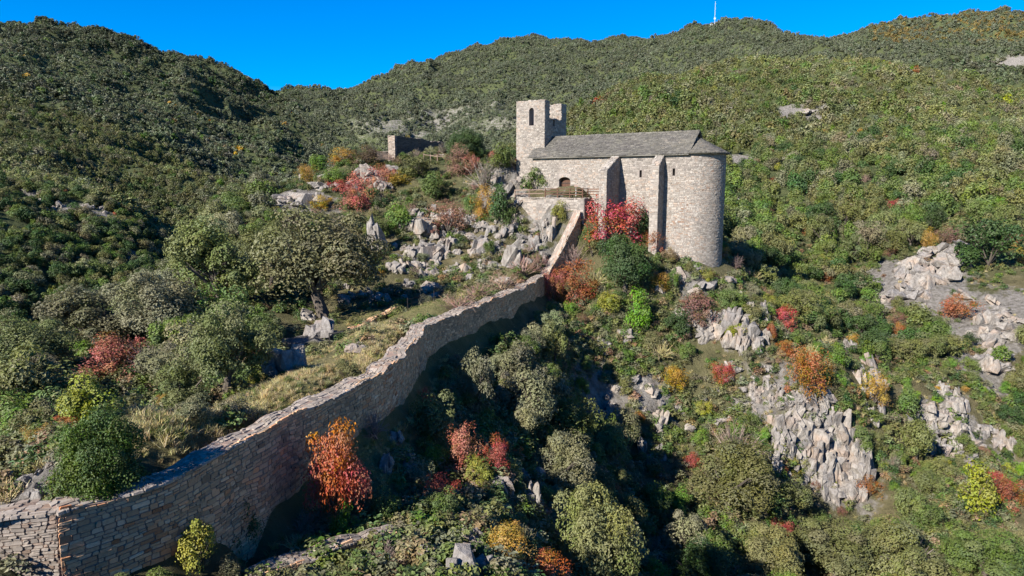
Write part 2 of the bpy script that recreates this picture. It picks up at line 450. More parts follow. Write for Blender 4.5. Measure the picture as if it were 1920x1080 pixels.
def foliage(name, source, trans=0.24, fixed=None, fixed2=None, var=0.42, mixgreen=False):
    m, nt, out = new_mat(name)
    if fixed is not None:
        tc = nt.nodes.new('ShaderNodeTexCoord')
        nn = noise_node(nt, 3.2, 2, 0.5, tc.outputs['Object'])
        sx = nt.nodes.new('ShaderNodeSeparateXYZ'); nt.links.new(tc.outputs['Object'], sx.inputs[0])
        f = mathn(nt, 'MULTIPLY', mathn(nt, 'ADD', sx.outputs[2], mathn(nt, 'MULTIPLY', nn.outputs[0], 0.8)), 0.6)
        rr = ramp(nt, [(0.62, fixed), (0.8, fixed2)]); nt.links.new(f, rr.inputs[0]); base = rr.outputs[0]
    elif source == 'object':
        oi = nt.nodes.new('ShaderNodeObjectInfo'); base = oi.outputs['Color']
    else:
        base = attr_node(nt, 'tint', 'INSTANCER').outputs['Color']
    a = attr_node(nt); sep = nt.nodes.new('ShaderNodeSeparateColor'); nt.links.new(a.outputs['Color'], sep.inputs[0])
    h = nt.nodes.new('ShaderNodeHueSaturation')
    hv = mathn(nt, 'MULTIPLY_ADD', sep.outputs[0], 0.06); hv.node.inputs[2].default_value = 0.47
    vv = mathn(nt, 'MULTIPLY_ADD', sep.outputs[1], var); vv.node.inputs[2].default_value = 1.0 - var / 2
    sv = mathn(nt, 'MULTIPLY_ADD', sep.outputs[2], 0.4); sv.node.inputs[2].default_value = 0.8
    nt.links.new(hv, h.inputs['Hue']); nt.links.new(vv, h.inputs['Value']); nt.links.new(sv, h.inputs['Saturation'])
    if mixgreen:
        gf = ramp(nt, [(0.56, (0, 0, 0)), (0.78, (1, 1, 1))]); nt.links.new(sep.outputs[2], gf.inputs[0])
        base = mixc(nt, mathn(nt, 'MULTIPLY', gf.outputs[0], 0.75), base, (0.12, 0.105, 0.03))
    nt.links.new(base, h.inputs['Color'])
    b = nt.nodes.new('ShaderNodeBsdfPrincipled'); b.inputs['Roughness'].default_value = 0.55; b.inputs['Specular IOR Level'].default_value = 0.28
    nt.links.new(h.outputs[0], b.inputs['Base Color'])
    t = nt.nodes.new('ShaderNodeBsdfTranslucent'); nt.links.new(h.outputs[0], t.inputs[0])
    mx = nt.nodes.new('ShaderNodeMixShader'); mx.inputs[0].default_value = trans
    nt.links.new(b.outputs[0], mx.inputs[1]); nt.links.new(t.outputs[0], mx.inputs[2]); nt.links.new(mx.outputs[0], out.inputs[0])
    return m
M['leaf'] = foliage('leaf', 'object')
M['leaf_mass'] = foliage('leaf_mass', 'instancer', var=0.24)
M['leaf_autumn'] = foliage('leaf_autumn', 'object', 0.3, var=0.5, mixgreen=True)
M['leaf_autumn_tree'] = foliage('leaf_autumn_tree', None, 0.3, (0.33, 0.085, 0.050), (0.33, 0.145, 0.035))
M['grass_mass'] = foliage('grass_mass', 'instancer', 0.3)
M['twig'] = foliage('twig', 'object', 0.0)
M['twig_mass'] = foliage('twig_mass', 'instancer', 0.0)

def ground_mat():
    m, nt, out = new_mat('hillside')
    geo = nt.nodes.new('ShaderNodeNewGeometry')
    a = attr_node(nt); sep = nt.nodes.new('ShaderNodeSeparateColor'); nt.links.new(a.outputs['Color'], sep.inputs[0])
    n1 = noise_node(nt, 0.55, 6, 0.65, geo.outputs['Position'])
    soil = ramp(nt, [(0.3, (0.072, 0.061, 0.032)), (0.5, (0.122, 0.101, 0.054)), (0.68, (0.173, 0.137, 0.083))]); nt.links.new(n1.outputs[0], soil.inputs[0])
    scrub = ramp(nt, [(0.35, (0.04, 0.05, 0.022)), (0.6, (0.075, 0.085, 0.036))]); nt.links.new(n1.outputs[0], scrub.inputs[0])
    mp = nt.nodes.new('ShaderNodeMapping'); mp.inputs['Scale'].default_value = (1.2, 1.2, 0.5); nt.links.new(geo.outputs['Position'], mp.inputs[0])
    n2 = noise_node(nt, 1.3, 7, 0.7, mp.outputs[0])
    rock = ramp(nt, [(0.28, (0.050, 0.043, 0.038)), (0.45, (0.144, 0.130, 0.112)), (0.7, (0.274, 0.252, 0.230))]); nt.links.new(n2.outputs[0], rock.inputs[0])
    c = mixc(nt, sep.outputs[1], soil.outputs[0], scrub.outputs[0])
    rk = mathn(nt, 'ADD', sep.outputs[0], mathn(nt, 'MULTIPLY', mathn(nt, 'SUBTRACT', n1.outputs[0], 0.5), 1.6))
    rf = ramp(nt, [(0.5, (0, 0, 0)), (0.7, (1, 1, 1))]); nt.links.new(rk, rf.inputs[0])
    c = mixc(nt, rf.outputs[0], c, rock.outputs[0])
    c = mixc(nt, mathn(nt, 'MULTIPLY', sep.outputs[2], 0.8), c, mixc(nt, n1.outputs[0], (0.10, 0.12, 0.035), (0.26, 0.22, 0.10)))
    b = nt.nodes.new('ShaderNodeBsdfPrincipled'); b.inputs['Roughness'].default_value = 0.95; b.inputs['Specular IOR Level'].default_value = 0.08
    nt.links.new(c, b.inputs['Base Color'])
    n3 = noise_node(nt, 2.2, 8, 0.78, geo.outputs['Position'])
    bp = nt.nodes.new('ShaderNodeBump'); bp.inputs['Strength'].default_value = 1.0; bp.inputs['Distance'].default_value = 0.5
    nt.links.new(n3.outputs[0], bp.inputs['Height']); nt.links.new(bp.outputs[0], b.inputs['Normal'])
    nt.links.new(b.outputs[0], out.inputs[0])
    return m
M['ground'] = ground_mat()

# ------------------------------------------------------------------ terrain mesh with rock / scrub / grass masks
# rocky patches: px, py, radius in m (plan), strength
ROCK = [(1715, 505, 8.5, 1.2), (1690, 545, 6, 1.1), (1750, 560, 6, 0.9), (1850, 620, 7, 1.0), (1890, 580, 7, 0.9), (1830, 690, 5, 0.9), (1800, 560, 5, 0.8), (1470, 700, 3, 0.7), (1300, 545, 3, 0.7), (1500, 212, 11, 1.2), (1370, 205, 6, 1.0), (1390, 300, 6, 1.0), (1375, 375, 6, 0.9), (1395, 420, 4, 0.8),
        (60, 365, 7, 0.75), (130, 392, 8, 0.8), (200, 408, 8, 0.8), (20, 352, 6, 0.7), (250, 480, 5, 0.9), (215, 500, 4, 0.8),
        (560, 375, 6, 1.0), (700, 330, 4, 0.8), (790, 430, 6, 0.5), (870, 450, 6, 0.5), (950, 450, 5, 0.55), (830, 500, 5, 0.4), (900, 500, 4, 0.4), (1010, 440, 4, 0.7), (1020, 470, 3, 0.7),
        (1130, 770, 4, 0.9), (1300, 535, 4, 0.8), (1370, 620, 3, 0.6), (1480, 770, 4, 0.6), (1560, 800, 4, 0.7), (1580, 880, 4, 0.8), (1760, 800, 4, 0.65), (1840, 820, 4, 0.65), (1220, 740, 3, 0.8), (1420, 760, 3, 0.8),
        (860, 1030, 2.2, 1.0), (980, 900, 2.2, 0.9), (560, 640, 3, 0.8), (60, 920, 1.8, 0.9), (950, 345, 4, 0.8),
        (740, 235, 80, 0.6), (820, 222, 95, 0.64), (900, 205, 85, 0.6), (690, 225, 60, 0.52), (950, 225, 70, 0.56), (790, 255, 45, 0.6), (860, 250, 45, 0.55), (1890, 118, 22, 0.9), (1310, 195, 5, 0.6)]
GRASS = [(560, 765, 2.6, 1.0), (640, 715, 2.4, 1.0), (690, 675, 2.4, 1.0), (735, 640, 2.4, 0.9), (600, 735, 3.6, 1.0), (660, 690, 3.2, 1.0), (520, 780, 3.0, 1.0), (430, 805, 2.6, 0.9), (720, 650, 2.6, 0.8), (790, 577, 4.5, 0.9), (700, 590, 4, 0.7), (740, 620, 4, 0.7), (350, 840, 2, 0.6), (950, 520, 4, 0.4)]
SPL = {}
def splat(lst, x, y):
    v = np.zeros(len(x))
    for px, py, r, s in lst:
        if (px, py) not in SPL: SPL[(px, py)] = ground_hit(px, py)
        c = SPL[(px, py)]
        d2 = ((x - c[0]) ** 2 + (y - c[1]) ** 2) / (r * r)
        v = np.maximum(v, s * np.exp(-d2 * 0.9))
    return v
xf, yf = XX.ravel(), YY.ravel()
GX = np.gradient(ZZ, axis=1) / np.gradient(XX, axis=1)
rock = splat(ROCK, xf, yf)
slope = np.abs(GX).ravel()
rock = np.clip(rock + 0.28 * smooth(0.8, 1.6, slope) * (yf < 140), 0, 1.2) + 0.05
grass = splat(GRASS, xf, yf)
scrubm = np.clip(smooth(85, 130, yf) + 0.35 + 0.3 * fbm(xf / 9, yf / 9, 3, 77), 0, 1)
idx = np.arange(NU * len(LW)).reshape(len(LW), NU)
quads = np.stack([idx[:-1, :-1], idx[:-1, 1:], idx[1:, 1:], idx[1:, :-1]], -1).reshape(-1, 4)
me = make_mesh('hillside', np.stack([xf, yf, ZZ.ravel()], 1), quads=quads, mat=M['ground'], col=np.stack([rock, scrubm, grass], 1), smooth_shade=True)
hill = tag(link('hillside', me), 'wooded limestone hillsides and mountains around the ruined chapel', kind='structure')
def rock_at(x, y):
    return splat(ROCK, x, y)
print('terrain mesh', round(time.time() - T0, 1))
# ------------------------------------------------------------------ masonry
def courses(s0, s1, h0f, h1f, hr, wr, seed=0, holes=(), wob=0.05):
    """rubble courses on a surface: rows of (sa, sb, ha, hb)"""
    r = np.random.default_rng(seed)
    hmin = min(h0f(s) for s in np.linspace(s0, s1, 60)); hmax = max(h1f(s) for s in np.linspace(s0, s1, 60))
    out = []
    h = hmin
    while h < hmax:
        ch_ = r.uniform(*hr)
        s = s0 - r.uniform(0, wr[0])
        while s < s1:
            w = r.uniform(*wr) * (1.0 if r.random() > 0.12 else 1.5)
            sa, sb = max(s, s0), min(s + w, s1); s += w
            if sb - sa < wr[0] * 0.45: continue
            m = 0.5 * (sa + sb)
            ha, hb = h, h + ch_
            if r.random() < 0.10: hb += ch_ * 0.5
            if hb < h0f(m) or ha > h1f(m) - 0.04: continue
            hb = min(hb, h1f(m) + r.uniform(-0.02, 0.05))
            if hb - ha < 0.05: continue
            if r.random() < 0.22 and sb - sa < wr[1] * 0.8 and hb - ha > 0.16:
                k = r.uniform(0.4, 0.6)
                parts = [(sa, sb, ha, ha + (hb - ha) * k), (sa, sb, ha + (hb - ha) * k, hb)]
            else:
                parts = [(sa, sb, ha, hb)]
            for q in parts:
                bad = False
                for (a0, a1, b0, b1) in holes:
                    if q[1] > a0 and q[0] < a1 and q[3] > b0 and q[2] < b1:
                        bad = True; break
                if not bad: out.append(q)
        h += ch_
    return np.array(out)
def stone_shapes(R, surf, proud=(0.02, 0.07), gap=0.018, seed=0, wob=0.05, mid=False, tilt=0.0):
    """R rows of rectangles -> V (N,K,3), faces for one stone"""
    r = np.random.default_rng(seed + 1000)
    N = len(R)
    sa, sb, ha, hb = R.T
    w = sb - sa; h = hb - ha
    c = r.uniform(0.05, 0.26, (N, 4)) * np.minimum(w, h)[:, None]
    g = gap
    x0, x1, y0, y1 = sa + g, sb - g, ha + g, hb - g
    pts = np.stack([np.stack([x0 + c[:, 0], y0], 1), np.stack([x1 - c[:, 1], y0], 1), np.stack([x1, y0 + c[:, 1]], 1), np.stack([x1, y1 - c[:, 2]], 1),
                    np.stack([x1 - c[:, 2], y1], 1), np.stack([x0 + c[:, 3], y1], 1), np.stack([x0, y1 - c[:, 3]], 1), np.stack([x0, y0 + c[:, 0]], 1)], 1)
    pts += r.normal(0, 0.035, pts.shape) * np.stack([np.minimum(w, h * 2), h], 1)[:, None, :]
    if wob:
        f = noise2(pts[..., 0] * 0.8 + seed, pts[..., 1] * 0.8, 5 + seed)
        pts[..., 1] += wob * f * 2
        pts[..., 0] += wob * noise2(pts[..., 0] * 0.9, pts[..., 1] * 1.3 + 7, 9 + seed) * 1.5
    cen = pts.mean(1, keepdims=True)
    pr = r.uniform(*proud, N)
    tl = tilt * (hb - ha)
    rings = []
    specs = [(1.03, -0.04, 0.0)] + ([(1.0, 0.55, 0.0)] if mid else []) + [(0.90 if mid else 0.94, 1.0, r.normal(0, 0.22, (N, 8)))]
    for sc, k, jit in specs:
        q = cen + (pts - cen) * sc
        d = (pr[:, None] * (1 + jit)) * k if k > 0 else np.full((N, 8), k)
        if tilt and k > 0:
            d = d + tilt * (y1[:, None] - q[..., 1])
        rings.append(surf(q[..., 0], q[..., 1], d))
    V = np.concatenate(rings, 1)
    nr = len(rings)
    Fs = []
    for a in range(nr - 1):
        for i in range(8):
            j = (i + 1) % 8
            Fs.append((a * 8 + i, a * 8 + j, (a + 1) * 8 + j, (a + 1) * 8 + i))
    Fs.append(tuple(range((nr - 1) * 8, nr * 8)))
    return V, Fs
def flipF(Fs):
    return [tuple(reversed(f)) for f in Fs]
STONE_SEED = [0]
def pattern_mesh(name, V, Fs, mat, col):
    N, K, _ = V.shape
    me = bpy.data.meshes.new(name)
    pat = np.array([i for f in Fs for i in f], np.int32); tot = np.array([len(f) for f in Fs], np.int32)
    me.vertices.add(N * K); me.vertices.foreach_set('co', V.astype(np.float32).ravel())
    lv = (pat[None] + (np.arange(N, dtype=np.int32) * K)[:, None]).ravel()
    me.loops.add(len(lv)); me.loops.foreach_set('vertex_index', lv)
    lt = np.tile(tot, N); me.polygons.add(len(lt))
    me.polygons.foreach_set('loop_start', np.concatenate([[0], np.cumsum(lt)[:-1]]).astype(np.int32)); me.polygons.foreach_set('loop_total', lt)
    ca = me.attributes.new('rnd', 'FLOAT_COLOR', 'POINT'); c4 = np.ones((N * K, 4), np.float32); c4[:, :3] = col; ca.data.foreach_set('color', c4.ravel())
    me.update(calc_edges=True); me.polygons.foreach_set('use_smooth', np.zeros(len(me.polygons), bool)); me.materials.append(mat)
    return me
# ---- polyline walls
class Line:
    def __init__(self, pts, step=0.2):
        pts = np.asarray(pts, float)
        seg = np.linalg.norm(np.diff(pts[:, :2], axis=0), axis=1); S = np.concatenate([[0], np.cumsum(seg)])
        self.L = S[-1]
        self.s = np.linspace(0, self.L, max(4, int(self.L / step)))
        self.p = np.stack([np.interp(self.s, S, pts[:, k]) for k in range(3)], 1)
        k = np.ones(5) / 5
        for a in range(3):
            pp = np.pad(self.p[:, a], 2, mode='edge'); sm = np.convolve(pp, k, 'valid'); sm[:2] = self.p[:2, a]; sm[-2:] = self.p[-2:, a]; self.p[:, a] = sm
        d = np.gradient(self.p[:, :2], axis=0); d /= np.linalg.norm(d, axis=1)[:, None]
        self.nr = np.stack([d[:, 1], -d[:, 0]], 1)
    def at(self, s):
        return [np.interp(s, self.s, self.p[:, k]) for k in range(3)], [np.interp(s, self.s, self.nr[:, k]) for k in range(2)]
    def top(self, s):
        return float(np.interp(s, self.s, self.p[:, 2]))
def wall_of(name, pts, thick, basef, label, cat, stone, mortar, topmat, hr, wr, singles, seed, proud=(0.006, 0.04), rag=0.15, both=False, toph=(0.003, 0.06), mid=False, group=None):
    ln = Line(pts)
    root = empty(name, tuple(ln.p[0]))
    tag(root, label, cat, group)
    off = np.array(ln.p[0])
    def rel(V):
        return V - off
    ragf = lambda s: rag * (noise2(np.array([s * 0.55]), np.array([seed * 3.1]), seed)[0] + 0.5 * np.floor(2.5 * noise2(np.array([s * 1.6]), np.array([2.2]), seed + 5)[0]) / 2.5)
    _tz = np.array([ln.top(s) + ragf(s) for s in ln.s]); _bz = np.array([basef(float(q[0]), float(q[1])) for q in ln.p])
    topz = lambda s: float(np.interp(s, ln.s, _tz))
    # mortar core
    V = []; Fs = []
    ss = ln.s
    for s in ss:
        (x, y, z), (nx, ny) = ln.at(s)
        t = topz(s) - 0.03; b = float(np.interp(s, ln.s, _bz)) - 0.6
        V += [(x, y, b), (x, y, t), (x - nx * thick, y - ny * thick, t), (x - nx * thick, y - ny * thick, b)]
    for i in range(len(ss) - 1):
        a = i * 4; c = a + 4
        Fs += [(a, c, c + 1, a + 1), (a + 1, c + 1, c + 2, a + 2), (a + 2, c + 2, c + 3, a + 3)]
    Fs += [(0, 1, 2, 3), tuple(len(V) - 4 + k for k in (3, 2, 1, 0))]
    o = link('mortar_core', make_mesh('mortar_core', rel(np.array(V)), Fc=Fs, mat=mortar, col=np.repeat(rng.random((1, 3)), len(V), 0)), root)
    bl = lambda s: float(np.interp(s, ln.s, _bz)) - 0.3
    def face(side):
        def f(s, h, d):
            (x, y, z), (nx, ny) = ln.at(s)
            e = d if side > 0 else -(d + thick)
            return rel(np.stack([x + nx * e, y + ny * e, h], -1))
        return f
    R = courses(0.0, ln.L, bl, topz, hr, wr, seed)
    V, Fq = stone_shapes(R, face(1), proud, 0.010, seed, 0.06, mid)
    # stones know their own place: shift to world for the visibility ranking
    lay_world(V, Fq, stone, root, singles, off)
    if both:
        R = courses(0.0, ln.L, lambda s: topz(s) - 1.2, topz, hr, wr, seed + 1)
        V, Fq = stone_shapes(R, face(-1), proud, 0.016, seed + 1, 0.06, mid)
        lay_world(V, flipF(Fq), stone, root, 0, off)
    # top stones
    R = courses(0.0, ln.L, lambda s: -0.04, lambda s: thick + 0.05, (0.11, 0.26), (0.12, 0.42), seed + 2)
    rr = np.random.default_rng(seed + 9)
    R = R[rr.random(len(R)) > 0.06]
    tops = np.array([topz(s) for s in ln.s])
    def surf(s, h, d):
        (x, y, z), (nx, ny) = ln.at(s)
        zt = np.interp(s, ln.s, tops)
        return rel(np.stack([x - nx * (h - 0.02), y - ny * (h - 0.02), zt - 0.04 + d], -1))
    V, Fq = stone_shapes(R, surf, toph, 0.006, seed + 2, 0.08, False)
    lay_world(V, Fq, topmat, root, min(60, singles), off, one='capping_stone', many='wall_top_rubble')
    return root, ln
def lay_world(V, Fq, mat, root, singles, off, one='stone', many='rubble_masonry'):
    Vw = V + off
    lay_stones_at(Vw, Fq, mat, root, singles, off, one, many)
def lay_stones_at(V, Fs, mat, parent, singles, off, one, many):
    N, K, _ = V.shape
    STONE_SEED[0] += 1
    r = np.random.default_rng(STONE_SEED[0])
    cen = V.mean(1)
    cols = r.random((N, 3))
    cols[:, 0] = np.clip(0.72 * cols[:, 0] + 0.28 * (0.5 + 0.8 * fbm(cen[:, 0] * 0.35 + cen[:, 1] * 0.35, cen[:, 2] * 0.5, 3, 61)), 0, 1)
    size = (V.max(1) - V.min(1)); ss = np.sort(size, 1); area = ss[:, 1] * ss[:, 2]
    show = area / (np.linalg.norm(cen, axis=1) ** 2)
    show = np.where((np.abs(cen[:, 0] / cen[:, 1]) < 0.77) & (cen[:, 2] / cen[:, 1] > -0.60), show, 0)
    order = np.argsort(-show)
    single = order[:singles]; rest = order[singles:]
    for i in single:
        c = cen[i]
        link(one, make_mesh(one, V[i] - c, Fc=Fs, mat=mat, col=np.repeat(cols[i][None], K, 0)), parent, tuple(c - off))
    if len(rest):
        o = link(many, pattern_mesh(many, V[rest] - off, Fs, mat, np.repeat(cols[rest], K, 0)), parent)
        o['kind'] = 'stuff'

hg = lambda x, y: float(hgt(x, y)[0])
# base lookup on a coarse cache keeps this cheap
def basef_outer(ofs):
    cache = {}
    def f(x, y):
        k = (round(x * 2), round(y * 2))
        if k not in cache:
            cache[k] = hg(x + ofs[0], y + ofs[1])
        return cache[k]
    return f
bw = basef_outer((1.6, -0.4))
cw_root, cw_line = wall_of('curtain_wall', wall_pts, 0.95, lambda x, y: min(bw(x, y), -11.0) if y < 74 else min(bw(x, y), -8.0),
    'long ruined rubble stone curtain wall climbing from the lower left to the chapel terrace', 'wall',
    M['wall_stone'], M['wall_mortar'], M['wall_top'], (0.09, 0.2), (0.15, 0.45), 300, 11)
# the lit return of the wall at the lower left corner of the view
c0 = wall_pts[0]
ret = [(c0[0] - 9.0, c0[1] - 2.2, ZW + 0.35), (c0[0] - 4.5, c0[1] - 1.1, ZW + 0.2), (c0[0] - 0.02, c0[1] + 0.03, ZW)]
wall_of('wall_return', ret, 0.9, lambda x, y: -14.5, 'sunlit stretch of rubble wall in the lower left corner turning away from the long wall', 'wall',
    M['wall_top'], M['wall_mortar'], M['wall_top'], (0.07, 0.15), (0.12, 0.34), 160, 23, proud=(0.01, 0.05))  # sunlit stretch takes a darker, greyer stone than the shaded long wall
# lower ruined wall at the bottom of the picture
lw = [atz(465, 1092, -13.2), atz(560, 1056, -13.2), atz(650, 1026, -13.3), atz(752, 1000, -13.5)]
wall_of('lower_wall', lw, 0.8, lambda x, y: hg(x + 0.5, y - 0.8) - 0.4, 'low broken rubble wall at the bottom edge below the long wall', 'wall',
    M['wall_stone'], M['wall_mortar'], M['wall_top'], (0.1, 0.22), (0.15, 0.42), 120, 31)
# small curved dry-stone wall by the oak
dw = [at(662, 622, 52), at(690, 612, 54), at(720, 600, 56), at(745, 590, 58)]
dw = [(x, y, hg(x, y) + 0.55) for x, y, z in dw]
wall_of('dry_stone_wall', dw, 0.5, lambda x, y: hg(x, y - 0.3) - 0.2, 'knee high curved dry stone wall in the clearing beside the big oak', 'wall',
    M['wall_stone'], M['wall_mortar'], M['wall_stone'], (0.1, 0.2), (0.2, 0.45), 0, 37)
print('walls', round(time.time() - T0, 1))

# ------------------------------------------------------------------ chapel (local axes: s along the nave to the right, v into the building)
RA = 3.3
EAVE = 3.75; RIDGE = 6.15
chapel = empty('chapel', (float(O_CH[0]), float(O_CH[1]), -2.0), 0)
tag(chapel, 'pale rubble stone chapel with rounded apse, square tower and grey slate roof', 'chapel')
C_OFF = np.array([O_CH[0], O_CH[1], -2.0])
def loc(s, v, z):
    s, v, z = np.broadcast_arrays(np.asarray(s, float), np.asarray(v, float), np.asarray(z, float))
    return s[..., None] * eu + v[..., None] * ev + np.stack([0 * z, 0 * z, z + 2.0], -1)
def lbox(mb, s0, s1, v0, v1, z0, z1, c=None):
    mb.hexa([loc(*q) for q in ((s0, v0, z0), (s1, v0, z0), (s1, v1, z0), (s0, v1, z0), (s0, v0, z1), (s1, v0, z1), (s1, v1, z1), (s0, v1, z1))], c)
def part(mb, name, mat, parent=chapel):
    return mb.build(name, mat, parent)
def pierced(mb, axis, fixed0, fixed1, a0, a1, z0, z1, holes):
    """wall slab with rectangular openings, butted end to end"""
    cuts = sorted({a0, a1, *[h[0] for h in holes], *[h[1] for h in holes]})
    for p, q in zip(cuts[:-1], cuts[1:]):
        m = (p + q) / 2
        zs = [z0]
        hh = sorted([(h[2], h[3]) for h in holes if h[0] < m < h[1]])
        spans = []
        cur = z0
        for b, t in hh:
            if b > cur: spans.append((cur, b))
            cur = t
        if cur < z1: spans.append((cur, z1))
        for b, t in spans:
            if axis == 's': lbox(mb, p, q, fixed0, fixed1, b, t)
            else: lbox(mb, fixed0, fixed1, p, q, b, t)
nave_wall = empty('nave_wall', (0, 0, 0), 0, chapel)
mb = MB()
DOOR = (-15.75, -14.2, -1.5, 1.15)
SLITS = [(-5.40, -5.12, 1.05, 1.85), (-1.52, -1.24, 1.2, 2.0)]
pierced(mb, 's', 0.0, 0.9, -19.5, 0.0, -9.5, EAVE, [DOOR] + SLITS)
lbox(mb, -19.5, 0.0, 5.7, 6.6, -9.5, EAVE)           # far long wall
lbox(mb, -19.5, -18.7, 0.903, 5.697, -9.5, EAVE)     # west end
lbox(mb, -18.69, 0.0, 0.905, 5.695, -9.5, -1.6)      # floor mass
part(mb, 'mortar_core', M['chapel_mortar'], nave_wall)
apse_wall = empty('apse_wall', (0, 0, 0), 0, chapel)
mb = MB()
NA = 48
V = []; Fs = []
for i in range(NA + 1):
    t = math.pi * i / NA
    V += [loc(math.sin(t) * RA, RA - math.cos(t) * RA, -10.8), loc(math.sin(t) * RA, RA - math.cos(t) * RA, EAVE - 0.02)]
for i in range(NA):
    Fs.append((2 * i, 2 * i + 2, 2 * i + 3, 2 * i + 1))
Fs.append(tuple(2 * i + 1 for i in range(NA + 1)))
mb.add(V, Fs)
part(mb, 'mortar_core', M['chapel_mortar'], apse_wall)
def gable_poly(s):
    return [loc(s, 0.05, EAVE - 0.05), loc(s, 2 * RA - 0.05, EAVE - 0.05), loc(s, RA, RIDGE - 0.12)]
mb = MB(); mb.prism(gable_poly(-0.35), 0.34 * eu); part(mb, 'gable', M['chapel_stone'])
mb = MB(); mb.prism(gable_poly(-19.45), 0.34 * eu); part(mb, 'gable', M['chapel_stone'])
# stones of the long wall and the apse: one continuous skin
def skin(s, h, d):
    th = np.clip(s, 0, None) / RA
    ss = np.where(s < 0, s, np.sin(th) * (RA + d))
    vv = np.where(s < 0, -d, RA - np.cos(th) * (RA + d))
    return loc(ss, vv, h)
def h0_front(s):
    if s < -10.4: return -1.6
    if s < 0: return -8.9
    return -10.2
dz = 0.18
holes = [(DOOR[0] - 0.05, DOOR[1] + 0.05, -2, DOOR[3] + 0.28)] + [(a - 0.03, b + 0.03, c - 0.02, d + 0.02) for a, b, c, d in SLITS]
R = courses(-19.5, 0.0, h0_front, lambda s: EAVE - 0.05, (0.11, 0.22), (0.15, 0.42), 41, holes)
V, Fq = stone_shapes(R, skin, (0.008, 0.038), 0.010, 41, 0.05)
lay_world(V, Fq, M['chapel_stone'], nave_wall, 170, C_OFF)
R = courses(0.0, RA * math.pi * 0.78, h0_front, lambda s: EAVE - 0.05, (0.10, 0.20), (0.15, 0.38), 43)
V, Fq = stone_shapes(R, skin, (0.008, 0.038), 0.010, 43, 0.05)
lay_world(V, Fq, M['chapel_stone'], apse_wall, 170, C_OFF)
# west end stones beside the tower are hidden; corner quoins
# door: arch stones, planks, hinges
door = empty('door', (0, 0, 0), 0, chapel)
mb = MB()
dc = (DOOR[0] + DOOR[1]) / 2; dwid = (DOOR[1] - DOOR[0]) / 2
def arch_pts(c, w, zs, rise, n=10):
    return [(c - w * math.cos(math.pi * i / n), zs + rise * math.sin(math.pi * i / n)) for i in range(n + 1)]
ap = arch_pts(dc, dwid, 0.72, 0.43)
poly = [loc(s, 0.03, z) for s, z in ap] + [loc(DOOR[1], 0.03, DOOR[3] + 0.02), loc(DOOR[0], 0.03, DOOR[3] + 0.02)]
mb.prism(poly[::-1], 0.6 * ev); part(mb, 'lintel', M['chapel_mortar'])
mb = MB()
ap2 = arch_pts(dc, dwid, 0.72, 0.43, 11); ap3 = arch_pts(dc, dwid + 0.25, 0.70, 0.72, 11)
for i in range(11):
    q = [loc(ap2[i][0], -0.05, ap2[i][1]), loc(ap2[i + 1][0], -0.05, ap2[i + 1][1]), loc(ap3[i + 1][0], -0.05, ap3[i + 1][1]), loc(ap3[i][0], -0.05, ap3[i][1])]
    cen = sum(q) / 4; q = [cen + (p - cen) * 0.93 for p in q]
    mb.prism(q, 0.3 * ev)
part(mb, 'arch', M['chapel_stone'])
for k in range(7):
    a = DOOR[0] + 0.02 + k * (2 * dwid - 0.04) / 7
    mb = MB(); lbox(mb, a + 0.01, a + (2 * dwid - 0.04) / 7 - 0.01, 0.5 + 0.01 * (k % 2), 0.57, -1.5, 1.14); part(mb, 'plank', M['wood'], door)
mb = MB(); lbox(mb, DOOR[0], DOOR[1], 0.575, 0.66, -1.5, 1.14); part(mb, 'backing', M['wood'], door)
for z in (-0.9, 0.4):
    mb = MB(); lbox(mb, DOOR[0] + 0.05, DOOR[1] - 0.2, 0.47, 0.497, z, z + 0.07); part(mb, 'hinge', M['iron'], door)
for a, b, c, d in SLITS:
    mb = MB(); lbox(mb, a - 0.05, b + 0.05, 0.62, 0.68, c - 0.05, d + 0.05); part(mb, 'slit_dark_panel', M['dark'])  # dark panel painted as the unlit interior behind the slit
# buttresses: (s right face, thickness, depth, outer top z, wall top z, base)
for sr, th, D, zo, zi, zb, sd in ((-7.78, 0.9, 3.7, 1.75, 3.6, -7.5, 51), (-2.45, 0.95, 1.8, 2.25, 3.62, -9.0, 53)):
    b = empty('buttress', (0, 0, 0), 0, chapel)
    mb = MB()
    prof = [(0.02, zb), (-D, zb), (-D, zo), (0.02, zi)]
    mb.prism([loc(sr - th, v, z) for v, z in prof], th * eu)
    part(mb, 'mortar_core', M['chapel_mortar'], b)
    R = courses(-D, 0.0, lambda s: zb, lambda s: zo + (zi - zo) * (s + D) / D - 0.06, (0.14, 0.26), (0.2, 0.45), sd)
    V, Fq = stone_shapes(R, lambda s, h, d: loc(sr + d, s, h), (0.008, 0.035), 0.010, sd, 0.03); lay_world(V, Fq, M['chapel_stone'], b, 30, C_OFF)
    R = courses(sr - th, sr, lambda s: zb, lambda s: zo - 0.05, (0.14, 0.26), (0.25, 0.5), sd + 1)
    V, Fq = stone_shapes(R, lambda s, h, d: loc(s, -D - d, h), (0.008, 0.035), 0.010, sd + 1, 0.02); lay_world(V, Fq, M['chapel_stone'], b, 30, C_OFF)
    sl = math.hypot(D, zi - zo); ca, sa_ = D / sl, (zi - zo) / sl
    R = courses(sr - th - 0.03, sr + 0.03, lambda s: 0, lambda s: sl, (0.25, 0.4), (0.3, 0.6), sd + 2)
    V, Fq = stone_shapes(R, lambda s, h, d: loc(s, -D + h * ca - d * sa_, zo + h * sa_ + d * ca), (0.04, 0.08), 0.008, sd + 2, 0.0); lay_world(V, Fq, M['chapel_stone'], b, 20, C_OFF, 'capping_stone', 'capping')
